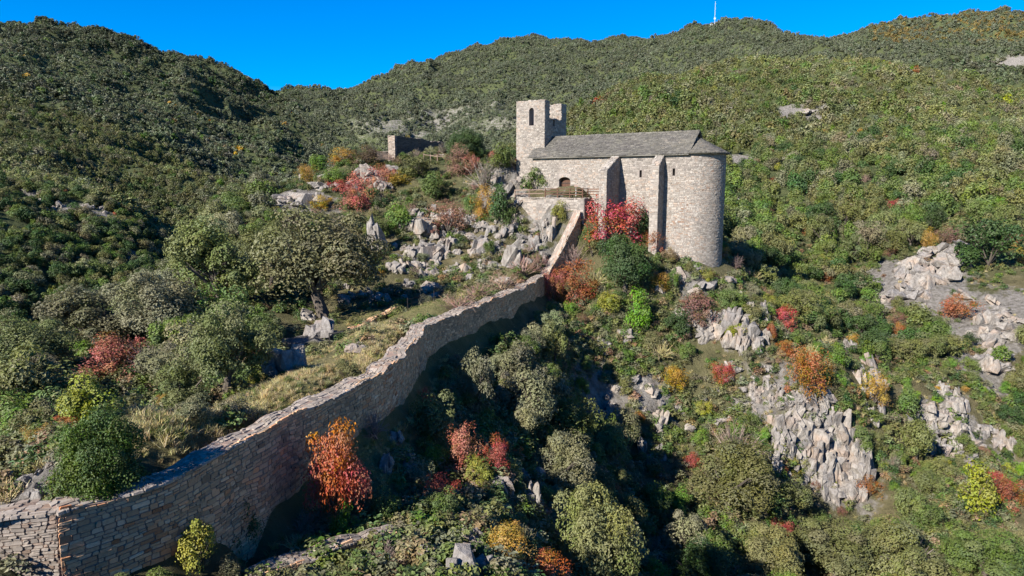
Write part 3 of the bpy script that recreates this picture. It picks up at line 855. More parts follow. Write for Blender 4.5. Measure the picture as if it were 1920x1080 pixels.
# roof
roof = empty('roof', (0, 0, 0), 0, chapel)
OV = 0.38
pit = math.atan2(RIDGE - EAVE, RA)
mb = MB()
lo = (-OV, EAVE - OV * math.tan(pit) + 0.12); hi = (RA, RIDGE + 0.12)
und = 0.16
mb.prism([loc(-20.0, lo[0], lo[1] - und), loc(-20.0, lo[0], lo[1]), loc(-20.0, hi[0], hi[1]), loc(-20.0, 2 * RA + OV, lo[1]), loc(-20.0, 2 * RA + OV, lo[1] - und), loc(-20.0, RA, hi[1] - und)], 20.35 * eu)
part(mb, 'roof_slab', M['slate'], roof)
rl = math.hypot(hi[0] - lo[0], hi[1] - lo[1]); ca, sa_ = (hi[0] - lo[0]) / rl, (hi[1] - lo[1]) / rl
for sgn in (1, -1):
    R = courses(-20.05, 0.4, lambda s: -0.06, lambda s: rl, (0.17, 0.21), (0.2, 0.5), 61 + sgn)
    if sgn > 0:
        f = lambda s, h, d: loc(s, lo[0] + h * ca - d * sa_, lo[1] + h * sa_ + d * ca)
    else:
        f = lambda s, h, d: loc(s, 2 * RA - lo[0] - h * ca + d * sa_, lo[1] + h * sa_ + d * ca)
    R[:, 3] += 0.05
    V, Fq = stone_shapes(R, f, (0.012, 0.03), 0.004, 61, 0.02, False, tilt=0.16)
    lay_world(V, Fq if sgn > 0 else flipF(Fq), M['slate'], roof, 90 if sgn > 0 else 0, C_OFF, 'slate', 'slates')
# ridge cap stones
R = courses(-18.4, 0.42, lambda s: -0.2, lambda s: 0.2, (0.4, 0.41), (0.35, 0.6), 67)
V, Fq = stone_shapes(R, lambda s, h, d: loc(s, RA + h, RIDGE + 0.13 + d - 0.35 * np.abs(h)), (0.04, 0.09), 0.006, 67, 0.0); lay_world(V, Fq, M['slate'], roof, 0, C_OFF, 'slate', 'ridge_slates')
# apse half cone
apse_roof = empty('apse_roof', (0, 0, 0), 0, chapel)
RE = RA + 0.36; ZE = EAVE - 0.05; ZA = 5.45
mb = MB(); V = [loc(0.36, RA, ZA)]
for i in range(NA + 1):
    t = math.pi * i / NA; V.append(loc(0.36 + math.sin(t) * (RE - 0.36) + 0.0, RA - math.cos(t) * RE, ZE))
for i in range(NA + 1):
    t = math.pi * i / NA; V.append(loc(0.36 + math.sin(t) * (RE - 0.36), RA - math.cos(t) * RE, ZE - 0.12))
Fs = [(0, i + 1, i + 2) for i in range(NA)] + [(i + 1, NA + 2 + i, NA + 3 + i, i + 2) for i in range(NA)] + [tuple(range(NA + 2, 2 * NA + 3))[::-1]]
mb.add(V, Fs); part(mb, 'roof_slab', M['slate'], apse_roof)
LC = math.hypot(RE, ZA - ZE)
def cone(s, h, d):
    k = 1 - np.clip(h, -0.1, LC) / LC
    t = s
    return loc(0.36 + np.sin(t) * (RE - 0.36) * k + d * 0.3 * np.sin(t), RA - np.cos(t) * RE * k - d * 0.3 * np.cos(t), ZE + (ZA - ZE) * (1 - k) + d * 0.9)
rows = []; r = np.random.default_rng(5); h = -0.05
while h < LC - 0.15:
    k = 1 - max(h, 0) / LC; t = 0.0
    while t < math.pi:
        w = r.uniform(0.2, 0.42) / (RE * max(k, 0.12)); rows.append((t, min(t + w, math.pi), h, h + 0.24)); t += w
    h += 0.19
V, Fq = stone_shapes(np.array(rows), cone, (0.012, 0.03), 0.002, 71, 0.0, False, tilt=0.14)
lay_world(V, Fq, M['slate'], apse_roof, 40, C_OFF, 'slate', 'slates')

# tower
tower = empty('tower', (0, 0, 0), 0, chapel)
TS0, TS1, TV0, TV1, TZ0, TZ1, TT_ = -22.6, -18.5, 1.2, 7.0, 0.5, 10.6, 0.85
mb = MB()
win = (-20.75, -20.05, 7.6, 9.75)
pierced(mb, 's', TV0, TV0 + TT_, TS0, TS1, TZ0, TZ1, [win])
gap = [(2.45, 5.6, 8.45, 99), (3.35, 3.9, 7.6, 8.45)]
pierced(mb, 'v', TS1 - TT_, TS1, TV0 + TT_, TV1, TZ0, TZ1, gap)
lbox(mb, TS0, TS0 + TT_, TV0 + TT_, TV1, TZ0, TZ1 - 0.1)
lbox(mb, TS0 + TT_, TS1 - TT_, TV1 - TT_, TV1, TZ0, TZ1 - 0.05)
lbox(mb, TS0 + TT_, TS1 - TT_, TV0 + TT_, TV1 - TT_, TZ0, 6.8)
wa = arch_pts(-20.4, 0.35, 9.4, 0.35)
poly = [loc(s, TV0 + 0.02, z) for s, z in wa] + [loc(-20.05, TV0 + 0.02, 9.76), loc(-20.75, TV0 + 0.02, 9.76)]
mb.prism(poly[::-1], 0.6 * ev)
part(mb, 'mortar_core', M['chapel_mortar'], tower)
rag = lambda s, sd: 0.12 * noise2(np.array([s * 1.3]), np.array([sd]), sd)[0]
R = courses(TS0, TS1, lambda s: TZ0, lambda s: TZ1 + rag(s, 3), (0.11, 0.22), (0.15, 0.42), 81, [(win[0] - .02, win[1] + .02, win[2], win[3] - 0.05)])
V, Fq = stone_shapes(R, lambda s, h, d: loc(s, TV0 - d, h), (0.008, 0.038), 0.010, 81, 0.04); lay_world(V, Fq, M['chapel_stone'], tower, 110, C_OFF)
def gtop(v):
    if 2.45 < v < 5.6: return 8.45
    return TZ1 + rag(v, 4)
R = courses(TV0, TV1, lambda s: TZ0 + 3, gtop, (0.13, 0.26), (0.2, 0.45), 83, [(3.35, 3.9, 7.6, 8.5)])
V, Fq = stone_shapes(R, lambda s, h, d: loc(TS1 + d, s, h), (0.008, 0.038), 0.010, 83, 0.04); lay_world(V, Fq, M['chapel_stone'], tower, 60, C_OFF)
R = courses(TS0 + TT_, TS1 - TT_, lambda s: 6.8, lambda s: TZ1 - 0.05, (0.13, 0.26), (0.2, 0.45), 85)
V, Fq = stone_shapes(R, lambda s, h, d: loc(s, TV1 - TT_ - d, h), (0.008, 0.038), 0.010, 85, 0.04); lay_world(V, Fq, M['chapel_stone'], tower, 0, C_OFF)
R = courses(2.45, 5.6, lambda s: -0.02, lambda s: TT_, (0.25, 0.4), (0.3, 0.5), 87)
V, Fq = stone_shapes(R, lambda s, h, d: loc(TS1 - h, s, 8.42 + d), (0.02, 0.16), 0.014, 87, 0.04); lay_world(V, Fq, M['chapel_stone'], tower, 0, C_OFF)
for (a0, a1, b0, b1, zt, sd) in ((TS0, TS1, TV0, TV0 + TT_, TZ1, 88), (TS0, TS1, TV1 - TT_, TV1, TZ1 - 0.05, 89)):
    R = courses(a0, a1, lambda s: b0, lambda s: b1, (0.25, 0.4), (0.3, 0.55), sd)
    V, Fq = stone_shapes(R, lambda s, h, d: loc(s, h, zt - 0.03 + d), (0.02, 0.14), 0.014, sd, 0.04); lay_world(V, Fq, M['chapel_stone'], tower, 0, C_OFF)
# inner edges of the broken east side
R = courses(0, TT_, lambda s: 8.45, lambda s: TZ1, (0.14, 0.26), (0.25, 0.45), 91)
V, Fq = stone_shapes(R, lambda s, h, d: loc(TS1 - s, 5.6 - d, h), (0.01, 0.05), 0.014, 91, 0.03); lay_world(V, Fq, M['chapel_stone'], tower, 0, C_OFF)
print('chapel', round(time.time() - T0, 1))

# terrace with its retaining wall
def terr(name, pts, base, label, singles, seed, thick=0.7, ztop=None):
    return wall_of(name, pts, thick, lambda x, y: base, label, 'wall', M['chapel_stone'], M['chapel_mortar'], M['wall_top'], (0.14, 0.28), (0.22, 0.55), singles, seed, rag=0.03, toph=(0.03, 0.07))
RT = -1.28
terr('retaining_wall', [ch(-19.6, TER_V, RT), ch(-15, TER_V, RT), ch(-10.5, TER_V, RT)], -7.0, 'pale stone retaining wall under the wooden railing before the chapel door', 120, 101)
terr('retaining_wall_return', [ch(-10.46, TER_V + 0.05, RT), ch(-10.46, -2.0, RT)], -8.0, 'short shaded side of the terrace wall facing right beside the first buttress', 30, 103, 0.6)
terr('retaining_wall_recess', [ch(-10.4, -2.0, RT), ch(-8.70, -2.0, RT)], -8.0, 'narrow shaded wall set back between terrace corner and first buttress', 10, 105, 0.6)
mb = MB()
tp = [ch(-19.6, TER_V + 0.6, RT - 0.12), ch(-11.0, TER_V + 0.6, RT - 0.12), ch(-11.0, -1.35, RT - 0.12), ch(-8.70, -1.35, RT - 0.12), ch(-8.70, -0.06, RT - 0.12), ch(-19.6, -0.06, RT - 0.12)]
mb.prism(tp, (0, 0, -3))
tag(part(mb, 'terrace', M['wall_mortar'], None), 'gravelled terrace before the chapel door', kind='structure')

# wooden railing
def railing(name, pts, label, post_h, rails, mat, pr=0.06, rr=0.034, spacing=2.0, cat='railing', follow=True):
    root = empty(name, tuple(pts[0])); tag(root, label, cat)
    off = np.array(pts[0], float)
    for a, b in zip(pts[:-1], pts[1:]):
        a = np.array(a, float); b = np.array(b, float)
        ln = np.linalg.norm(b - a); k = max(1, int(round(ln / spacing)))
        ps = [a + (b - a) * i / k for i in range(k + 1)]
        for i, p in enumerate(ps[:-1] if b is not pts[-1] else ps):
            mb = MB(); q = p - off; e = rng.normal(0, 0.015, 2)
            d = (b - a) / ln; nrm = np.array([d[1], -d[0], 0])
            hx = pr * d; hy = pr * nrm; up = np.array([e[0], e[1], post_h])
            mb.hexa([q - hx - hy + (0, 0, -0.35), q + hx - hy + (0, 0, -0.35), q + hx + hy + (0, 0, -0.35), q - hx + hy + (0, 0, -0.35), q - hx - hy + up, q + hx - hy + up, q + hx + hy + up, q - hx + hy + up])
            mb.build('post', mat, root)
        for h in rails:
            for p, q in zip(ps[:-1], ps[1:]):
                d = (q - p); d /= np.linalg.norm(d); nrm = np.array([d[1], -d[0], 0]) * (pr + 0.02)
                mb = MB(); z = np.array([0, 0, h + rng.normal(0, 0.012)])
                a_, b_ = p - off + z + nrm, q - off + z + nrm
                hz = np.array([0, 0, rr * 1.5]); hn = np.array([d[1], -d[0], 0]) * rr * 0.6
                mb.hexa([a_ - hz - hn, b_ - hz - hn, b_ - hz + hn, a_ - hz + hn, a_ + hz - hn, b_ + hz - hn, b_ + hz + hn, a_ + hz + hn])
                mb.build('rail', mat, root)
    return root
rz = RT + 0.05
railing('wooden_railing', [ch(-19.9, TER_V + 0.3, rz - 0.1), ch(-15.9, TER_V + 0.3, rz)], 'brown wooden railing at the left end of the chapel terrace by the green shrub', 0.98, (0.9, 0.45), M['old_wood'])
railing('wooden_railing', [ch(-15.7, TER_V + 0.3, rz), ch(-10.8, TER_V + 0.3, rz), ch(-10.8, -2.2, rz), ch(-9.1, -2.2, rz)], 'dark brown three bar railing before the chapel door', 1.05, (0.97, 0.66, 0.35), M['wood'], spacing=1.7)
# notice board at the rail
nb = empty('notice_board', tuple(ch(-11.9, TER_V + 0.75, rz))); tag(nb, 'small tilted information panel on a post at the terrace railing', 'sign')
mb = MB(); mb.tube((0, 0, -0.2), (0, 0, 1.35), 0.035, 0.035); mb.build('post', M['metal'], nb)
mb = MB(); mb.hexa([(-0.22, -0.1, 1.2), (0.22, -0.2, 1.2), (0.22, -0.17, 1.17), (-0.22, -0.07, 1.17), (-0.22, 0.1, 1.4), (0.22, 0.0, 1.4), (0.22, 0.03, 1.37), (-0.22, 0.13, 1.37)]); mb.build('panel', M['old_wood'], nb)

# hilltop ruin: thick wall, shade deepened in its stone colour, with a lit end
rx0, ry0, _ = at(741, 292, 108); z0 = at(741, 292, 108)[2] - 1.2
rd = np.array([math.cos(math.radians(60)), math.sin(math.radians(60)), 0])
Lr = 13.0
ruin_top = at(741, 254, 108)[2]
rp = [np.array([rx0, ry0, ruin_top]) + rd * t + np.array([0, 0, -0.03 * t]) for t in (0, Lr / 2, Lr)]
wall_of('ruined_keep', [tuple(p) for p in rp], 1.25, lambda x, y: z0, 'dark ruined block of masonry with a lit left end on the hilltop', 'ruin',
        M['shade_painted_ruin'], M['wall_mortar'], M['wall_top'], (0.14, 0.28), (0.25, 0.55), 60, 111, rag=0.16)
# its lit end face, given a paler stone
nrm = np.array([rd[1], -rd[0], 0])
e0 = rp[0]
ruin_end = [tuple(e0 - nrm * 1.35 + rd * -0.03), tuple(e0 - rd * 0.03 + nrm * 0.02)]
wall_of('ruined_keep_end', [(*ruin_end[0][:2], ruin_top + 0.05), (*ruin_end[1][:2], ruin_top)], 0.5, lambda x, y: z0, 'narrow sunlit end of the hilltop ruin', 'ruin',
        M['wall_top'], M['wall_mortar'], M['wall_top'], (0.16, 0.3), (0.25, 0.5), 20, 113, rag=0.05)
# low wall left of the ruin and to the right
lwz = at(700, 285, 109)
wall_of('hilltop_wall', [at(698, 284, 109), at(731, 283, 109.5)], 0.6, lambda x, y: z0, 'low light topped wall stub left of the hilltop ruin', 'wall', M['shade_painted_ruin'], M['wall_mortar'], M['wall_top'], (0.14, 0.26), (0.25, 0.5), 0, 115, rag=0.05)
wall_of('hilltop_wall', [at(812, 288, 112), at(850, 290, 110), at(905, 293, 107)], 0.6, lambda x, y: z0, 'low dark wall right of the hilltop ruin under the round tree', 'wall', M['shade_painted_ruin'], M['wall_mortar'], M['wall_top'], (0.14, 0.26), (0.25, 0.5), 0, 117, rag=0.08)
def on_ground(lst, dz=0.0):
    return [(x, y, hg(x, y) + dz) for x, y, z in lst]
railing('hilltop_fence', on_ground([at(703, 300, 106), at(740, 300, 106)]), 'grey wooden fence left of the hilltop shrubs before the ruin', 1.35, (1.2, 0.6), M['old_wood'], spacing=1.6, cat='fence')
railing('hilltop_fence', on_ground([at(795, 303, 104), at(833, 303, 103)]), 'wooden fence posts before the hilltop ruin right of the round shrub', 1.5, (1.3,), M['old_wood'], spacing=1.0, cat='fence')
railing('hilltop_fence', on_ground([at(872, 308, 100), at(912, 308, 98)]), 'low wooden fence below the round hilltop tree', 1.0, (0.9,), M['old_wood'], spacing=1.5, cat='fence')
railing('wire_fence', on_ground([at(765, 592, 57), at(838, 580, 59.5)]), 'thin dark wire fence at the grassy clearing inside the curtain wall', 1.15, (1.0, 0.6), M['iron'], pr=0.025, rr=0.008, spacing=1.3, cat='fence')
railing('path_barrier', on_ground([at(618, 640, 47.5), at(645, 640, 47.5)]), 'short dark barrier rail between boulder and path stones', 0.85, (0.8,), M['iron'], pr=0.035, rr=0.03, spacing=1.2, cat='barrier')
# antenna on the summit
ax, ay, _ = at(1340, 40, 1298); az = hg(ax, ay)
an = empty('antenna_mast', (ax, ay, az)); tag(an, 'thin white antenna mast on the far summit above the chapel', 'antenna')
H = at(1340, 2, 1298)[2] - az
mb = MB()
for k in range(3):
    t = 2.1 * k
    mb.tube((1.0 * math.cos(t), 1.0 * math.sin(t), -1), (0.35 * math.cos(t), 0.35 * math.sin(t), H), 0.10, 0.07, 5)
for k in range(14):
    z = H * k / 14; z2 = H * (k + 1) / 14; rr0 = 1.0 - 0.65 * k / 14
    for j in range(3):
        t = 2.1 * j; t2 = 2.1 * (j + 1)
        mb.tube((rr0 * math.cos(t), rr0 * math.sin(t), z), (rr0 * math.cos(t2), rr0 * math.sin(t2), z2), 0.05, 0.05, 4)
mb.build('lattice_mast', M['metal'], an)
for z in (H * 0.28, H * 0.31):
    for a in (0, 2.1, 4.2):
        mb = MB(); mb.tube((0.5 * math.cos(a), 0.5 * math.sin(a), z), (1.5 * math.cos(a), 1.5 * math.sin(a), z + 0.2), 0.55, 0.55, 10); mb.build('dish', M['white_paint'], an)
hx, hy, _ = at(1334, 40, 1297); hz_ = hg(hx, hy)
hut = empty('summit_hut', (hx, hy, hz_)); tag(hut, 'tiny white hut beside the mast on the summit', 'hut')
mb = MB(); mb.hexa([(-1.8, -1.5, -1), (1.8, -1.5, -1), (1.8, 1.5, -1), (-1.8, 1.5, -1), (-1.8, -1.5, 3.4), (1.8, -1.5, 3.4), (1.8, 1.5, 3.4), (-1.8, 1.5, 3.4)]); mb.build('wall', M['white_paint'], hut)
mb = MB(); mb.prism([(-2.1, -1.8, 3.41), (2.1, -1.8, 3.41), (2.1, 0, 4.3), (-2.1, 0, 4.3)], (0, 0, 0.2)); mb.prism([(-2.1, 0.0, 4.3), (2.1, 0.0, 4.3), (2.1, 1.8, 3.41), (-2.1, 1.8, 3.41)], (0, 0, 0.2)); mb.build('roof', M['metal'], hut)
print('small structures', round(time.time() - T0, 1))
# ------------------------------------------------------------------ rocks
def ico(sub):
    import bmesh
    bm = bmesh.new(); bmesh.ops.create_icosphere(bm, subdivisions=sub, radius=1.0)
    V = np.array([v.co[:] for v in bm.verts]); Fc = np.array([[v.index for v in f.verts] for f in bm.faces]); bm.free()
    return V, Fc
ICO4 = ico(4); ICO3 = ico(3); ICO2 = ico(2)
def noise3(P_, sc, seed):
    return (noise2(P_[:, 0] * sc + 3.1, P_[:, 1] * sc + P_[:, 2] * sc * 0.71, seed) + noise2(P_[:, 1] * sc - 1.7, P_[:, 2] * sc + P_[:, 0] * sc * 0.63, seed + 1)) * 0.5
def hull(points):
    import bmesh
    bm = bmesh.new()
    for p in points: bm.verts.new(p)
    res = bmesh.ops.convex_hull(bm, input=bm.verts)
    bmesh.ops.delete(bm, geom=list({g for g in res['geom_interior'] + res['geom_unused'] if isinstance(g, bmesh.types.BMVert)}), context='VERTS')
    bm.verts.index_update()
    V = [tuple(v.co) for v in bm.verts]; Fs = [tuple(v.index for v in f.verts) for f in bm.faces]; bm.free()
    return V, Fs
def rock_mesh(name, seed, tall):
    """broken limestone: a cluster of angular shards in a box of half size about 0.85"""
    r = np.random.default_rng(seed); mb = MB()
    ax = np.array([r.normal(0, 0.16), r.normal(0, 0.16), 1.0])
    n_ = 7 if tall else 9
    for k in range(n_):
        if k == 0 and not tall:
            c = np.zeros(3); e = np.array([0.62, 0.55, 0.6])
        elif tall:
            c = np.array([r.uniform(-0.5, 0.5), r.uniform(-0.4, 0.4), r.uniform(-0.4, 0.3)]); e = np.array([r.uniform(0.22, 0.5), r.uniform(0.22, 0.45), r.uniform(0.3, 0.75)])
        else:
            a_ = r.uniform(0, 6.28); c = np.array([math.cos(a_) * 0.48, math.sin(a_) * 0.45, r.uniform(-0.4, 0.25)]); e = r.uniform(0.2, 0.42, 3) * (1, 1, 1.15)
        pts = []
        for j in range(15):
            q = r.uniform(-1, 1, 3); q /= np.abs(q).max(); q *= r.uniform(0.72, 1.0)
            if q[2] > 0.2: q[:2] *= r.uniform(0.6, 1.0)
            w_ = c + q * e
            pts.append(tuple(w_ + ax * 0 + np.array([ax[0], ax[1], 0]) * w_[2]))
        V, Fs = hull(pts)
        mb.add(V, Fs)
    return mb.mesh(name, M['limestone'])
ROCKS = [rock_mesh('boulder', 100 + k, False) for k in range(7)]
BLOCKS = [rock_mesh('rock_block', 200 + k, True) for k in range(7)]
rr_ = np.random.default_rng(99)
def put_rock(name, me, pos, w, h, d=None, rz=None, tilt=0.25, parent=None, sink=0.3):
    o = bpy.data.objects.new(name, me); COL.objects.link(o)
    d = w * rr_.uniform(0.7, 1.1) if d is None else d
    o.scale = (w / 2 / 0.85, d / 2 / 0.85, h / 2 / 0.85)
    o.rotation_euler = (rr_.normal(0, tilt), rr_.normal(0, tilt), rr_.uniform(0, 6.28) if rz is None else rz)
    p = np.array(pos, float); p[2] += h * (0.5 - sink)
    if parent is not None:
        o.parent = parent; p = p - np.array(parent.location)
    o.location = tuple(p)
    return o
# named outcrops: px, py of the foot, width px, height px, label
NAMED_ROCKS = [
    (525, 705, 105, 100, 'big grey shaded boulder below the olive green oaks'), (600, 632, 75, 62, 'tilted grey boulder in shade right under the big oak'), (575, 600, 45, 40, 'smaller shaded boulder behind the tilted one'),
    (505, 660, 60, 60, 'grey boulder wedged above the big shaded boulder'),
    (668, 660, 62, 24, 'flat pale rock beside the path at the grass'), (560, 385, 120, 45, 'long pale rock slab on the left edge of the hilltop'), (535, 380, 60, 25, 'low pale rock at the far left of the hilltop edge'), (600, 355, 55, 25, 'pale ledge left of the hilltop shrubs'),
    (683, 335, 62, 40, 'white limestone lump under the hilltop fence'), (705, 352, 40, 40, 'smaller pale rock right of the white hilltop lump'), (735, 322, 45, 24, 'grey rock at the foot of the hilltop fence posts'),
    (700, 470, 50, 95, 'tall shaded rock face left of the crag'),
    (792, 445, 75, 72, 'large bluish boulder on the upper crag'), (800, 492, 85, 62, 'bulging pale boulder in the middle of the crag'), (752, 510, 60, 34, 'furrowed pale rock at the left foot of the crag'), (845, 470, 60, 42, 'grey rock right of the bulging crag boulder'),
    (928, 505, 48, 26, 'single bright white boulder at the foot of the crag'), (962, 500, 52, 90, 'upright ribbed rock pillar on the crag below the terrace'), (905, 480, 55, 60, 'dark grey block beside the ribbed pillar'), (1012, 470, 36, 60, 'pale upright slab beside the ramp wall'), (1030, 445, 30, 50, 'leaning pale slab under the yellow shrub'), (1018, 492, 22, 30, 'small white stone at the ramp wall foot'),
    (945, 530, 40, 20, 'low dark topped rock near the wall bend'), (870, 515, 55, 40, 'reddish grey rock at the crag foot'), (645, 568, 60, 26, 'row of low rocks right of the big oak trunk'), (715, 565, 50, 26, 'pale rock in the shade behind the clearing'), (810, 548, 55, 30, 'bluish rock pile behind the clearing'),
    (955, 358, 52, 38, 'grey rocks left of the terrace railing'), (930, 345, 36, 40, 'grey knob left below the tower'), (975, 342, 30, 22, 'small rock under the tower'), (968, 375, 34, 22, 'low pale rock at the railing end'),
    (1275, 520, 36, 40, 'pointed rock at the foot of the apse'), (1325, 545, 80, 26, 'pale ledge below the apse'), (1365, 530, 40, 18, 'small ledge right of the apse foot'),
    (1337, 632, 44, 44, 'upright pale block left in the rock group below the apse'), (1372, 610, 40, 52, 'tallest cracked block of the rock group below the apse'), (1412, 640, 72, 62, 'broad pale slab right in the rock group below the apse'), (1318, 640, 26, 26, 'small block left of the rock group'),
    (1218, 735, 48, 30, 'grey rock left below the yellow shrub'), (1080, 615, 30, 20, 'small pale rock in the shaded slope right of the wall'), (1175, 640, 60, 40, 'shaded bluish rock in the ravine head'), (1130, 660, 46, 40, 'shaded rock face in the ravine'), (1235, 800, 40, 60, 'narrow standing rock above the dark gully'), (1205, 850, 40, 70, 'lit rock edge of the dark gully'), (1240, 860, 30, 30, 'small lit rock right of the gully'),
    (865, 1095, 110, 110, 'jagged white rock at the bottom edge'), (800, 1060, 60, 60, 'small jagged rock left of the white bottom rock'), (905, 1080, 60, 70, 'right shoulder of the white bottom rock'), (945, 925, 60, 60, 'pale rock knob above the orange shrubs'), (990, 960, 60, 100, 'tall shaded rock above the orange shrubs'), (1005, 900, 40, 40, 'lit rock beside the tall holm oak'),
    (770, 900, 60, 60, 'shaded bluish rock between the wall and the red shrub'), (720, 880, 50, 50, 'shaded rock near the foot of the long wall'), (740, 830, 40, 36, 'small shaded rock at the wall foot'),
    (60, 945, 70, 45, 'furrowed bluish rock behind the wall in the lower left'), (100, 935, 36, 30, 'round pale stone by the dark clipped looking bush'),
    (1652, 570, 30, 30, 'small dark boulder at the hollow behind the apse'), (1600, 660, 30, 40, 'pale spike of rock on the right ridge'), (1632, 690, 24, 40, 'thin pale rock right on the ridge'), (1645, 730, 36, 50, 'pale rock tooth right of the orange shrub'),
    (1510, 215, 60, 14, 'pale bare patch of rock high on the right hill')]
NROCK = []
for k, (px, py, w, h, lab) in enumerate(NAMED_ROCKS):
    g = ground_hit(px, py)
    sc = g[1] / F
    NROCK.append((px, py - h / 2, w, h, g[1]))
    tag(put_rock('boulder', (BLOCKS if h > w * 1.2 else ROCKS)[k % 7], g + (0, w * sc * 0.25, 0), w * sc * (1.2 if px > 1300 else 1.0), h * sc * (1.45 if px > 1300 else 1.2), tilt=0.15, sink=0.38), lab, 'rock')
def scatter_px(poly, n, r):
    poly = np.array(poly, float); lo = poly.min(0); hi = poly.max(0); out = []
    while len(out) < n:
        p = lo + (hi - lo) * r.random(2)
        ins = False; j = len(poly) - 1
        for i in range(len(poly)):
            if (poly[i, 1] > p[1]) != (poly[j, 1] > p[1]) and p[0] < (poly[j, 0] - poly[i, 0]) * (p[1] - poly[i, 1]) / (poly[j, 1] - poly[i, 1]) + poly[i, 0]: ins = not ins
            j = i
        if ins: out.append(p)
    return out
ROCK_FIELDS = [  # polygon, count, size px range, label, group
    ([(640, 540), (900, 520), (840, 555), (640, 575)], 26, (10, 26), 'shaded stone scattered between the crag and the clearing', 'stones above the clearing'),
    ([(560, 330), (700, 310), (760, 330), (720, 370), (520, 390)], 16, (12, 34), 'pale rock poking out of the hilltop shrubs', 'hilltop rocks'),
    ([(900, 330), (985, 340), (985, 385), (930, 380)], 12, (12, 28), 'grey rock on the slope below the tower', 'rocks below the tower'),
    ([(1250, 500), (1400, 520), (1430, 640), (1300, 650), (1230, 560)], 26, (10, 30), 'pale rock on the slope below the apse', 'rocks below the apse'),
    ([(1180, 690), (1440, 680), (1460, 740), (1260, 900), (1190, 860)], 34, (10, 34), 'pale rock on the dry slope left of the cliff', 'rocks of the dry slope'),
    ([(1050, 740), (1160, 720), (1180, 800), (1100, 800)], 16, (10, 26), 'bluish stone in the shaded scree of the ravine', 'scree stones in the ravine'),
    ([(680, 830), (1000, 840), (1010, 960), (780, 960)], 22, (14, 40), 'grey rock on the shaded slope under the long wall', 'rocks under the long wall'),
    ([(1660, 520), (1760, 460), (1800, 490), (1740, 580), (1680, 570)], 30, (20, 60), 'light grey slab on the bare slope right of the hollow', 'slabs of the bare slope'),
    ([(1790, 560), (1920, 540), (1920, 700), (1830, 700)], 30, (16, 50), 'light grey slab on the rocky strip at the right edge', 'slabs at the right edge'),
    ([(10, 350), (70, 360), (250, 400), (260, 425), (100, 410), (0, 380)], 22, (8, 22), 'grey stone in the scree strip on the left spur', 'scree on the left spur'),
    ([(0, 880), (100, 870), (120, 930), (0, 940)], 7, (14, 36), 'shaded rock behind the wall in the lower left', 'rocks in the lower left'),
    ([(780, 980), (930, 990), (940, 1075), (770, 1075)], 14, (20, 50), 'jagged white rock at the bottom edge right of the low wall', 'rocks at the bottom edge')]
FIELD = []
for poly, cnt, (a, b), lab, grp in ROCK_FIELDS:
    for i, p in enumerate(scatter_px(poly, cnt, rr_)):
        g = ground_hit(p[0], p[1]); sc = g[1] / F
        w = rr_.uniform(a, b) * sc; h = w * rr_.uniform(0.55, 1.25)
        FIELD.append((put_rock('boulder', ROCKS[rr_.integers(7)], g, w * 1.1, h * 1.1, tilt=0.4, sink=0.42), lab, grp, g))
# cliffs: things made of rock blocks
def cliff(poly, cnt, wr, hr, label, seed, blocky=0.55):
    r = np.random.default_rng(seed)
    pts = [ground_hit(*p) for p in scatter_px(poly, cnt, r)]
    c = np.mean(pts, axis=0)
    root = empty('limestone_cliff', tuple(c)); tag(root, label, 'cliff')
    for g in pts:
        w = r.uniform(*wr); h = r.uniform(*hr)
        put_rock('rock_block', BLOCKS[r.integers(7)] if r.random() < blocky else ROCKS[r.integers(7)], g, w, h, w * r.uniform(0.7, 1.3), rz=r.normal(0.5, 0.9), tilt=0.16, parent=root, sink=0.5)
cliff([(735, 395), (830, 385), (960, 405), (1040, 420), (1010, 485), (960, 505), (870, 520), (740, 520)], 130, (0.8, 2.5), (0.7, 2.6), 'jumbled grey limestone crag under the terrace and hilltop', 306, 0.15)
cliff([(1310, 590), (1440, 570), (1445, 660), (1320, 650)], 26, (1.0, 2.6), (1.4, 3.6), 'cracked pale limestone outcrop on the ridge below the apse', 307, 0.6)
cliff([(1600, 690), (1665, 690), (1650, 800), (1610, 790)], 18, (0.8, 2.0), (1.4, 3.8), 'narrow pale limestone rib right of the big orange shrub', 308, 0.7)
cliff([(1455, 740), (1560, 745), (1560, 800), (1460, 800)], 46, (0.8, 2.2), (1.0, 3.2), 'upper band of cracked pale limestone cliff under the orange shrub', 301)
cliff([(1545, 780), (1610, 800), (1620, 930), (1540, 930)], 34, (1.2, 3.2), (2.0, 6.0), 'tall lit buttress of limestone right of the dark cleft', 302)
cliff([(1440, 800), (1535, 800), (1535, 930), (1450, 920)], 32, (1.0, 2.6), (1.6, 5.0), 'shaded columns of limestone left of the dark cleft', 303)
cliff([(1700, 790), (1780, 720), (1810, 780), (1900, 830), (1880, 880), (1740, 860)], 44, (1.0, 3.4), (1.0, 4.0), 'pale limestone crag at the right edge among green shrubs', 304)
cliff([(1380, 700), (1470, 720), (1460, 770), (1400, 750)], 18, (0.6, 1.5), (0.8, 1.8), 'low broken limestone ledges left of the upper cliff band', 305)
print('rocks', round(time.time() - T0, 1))

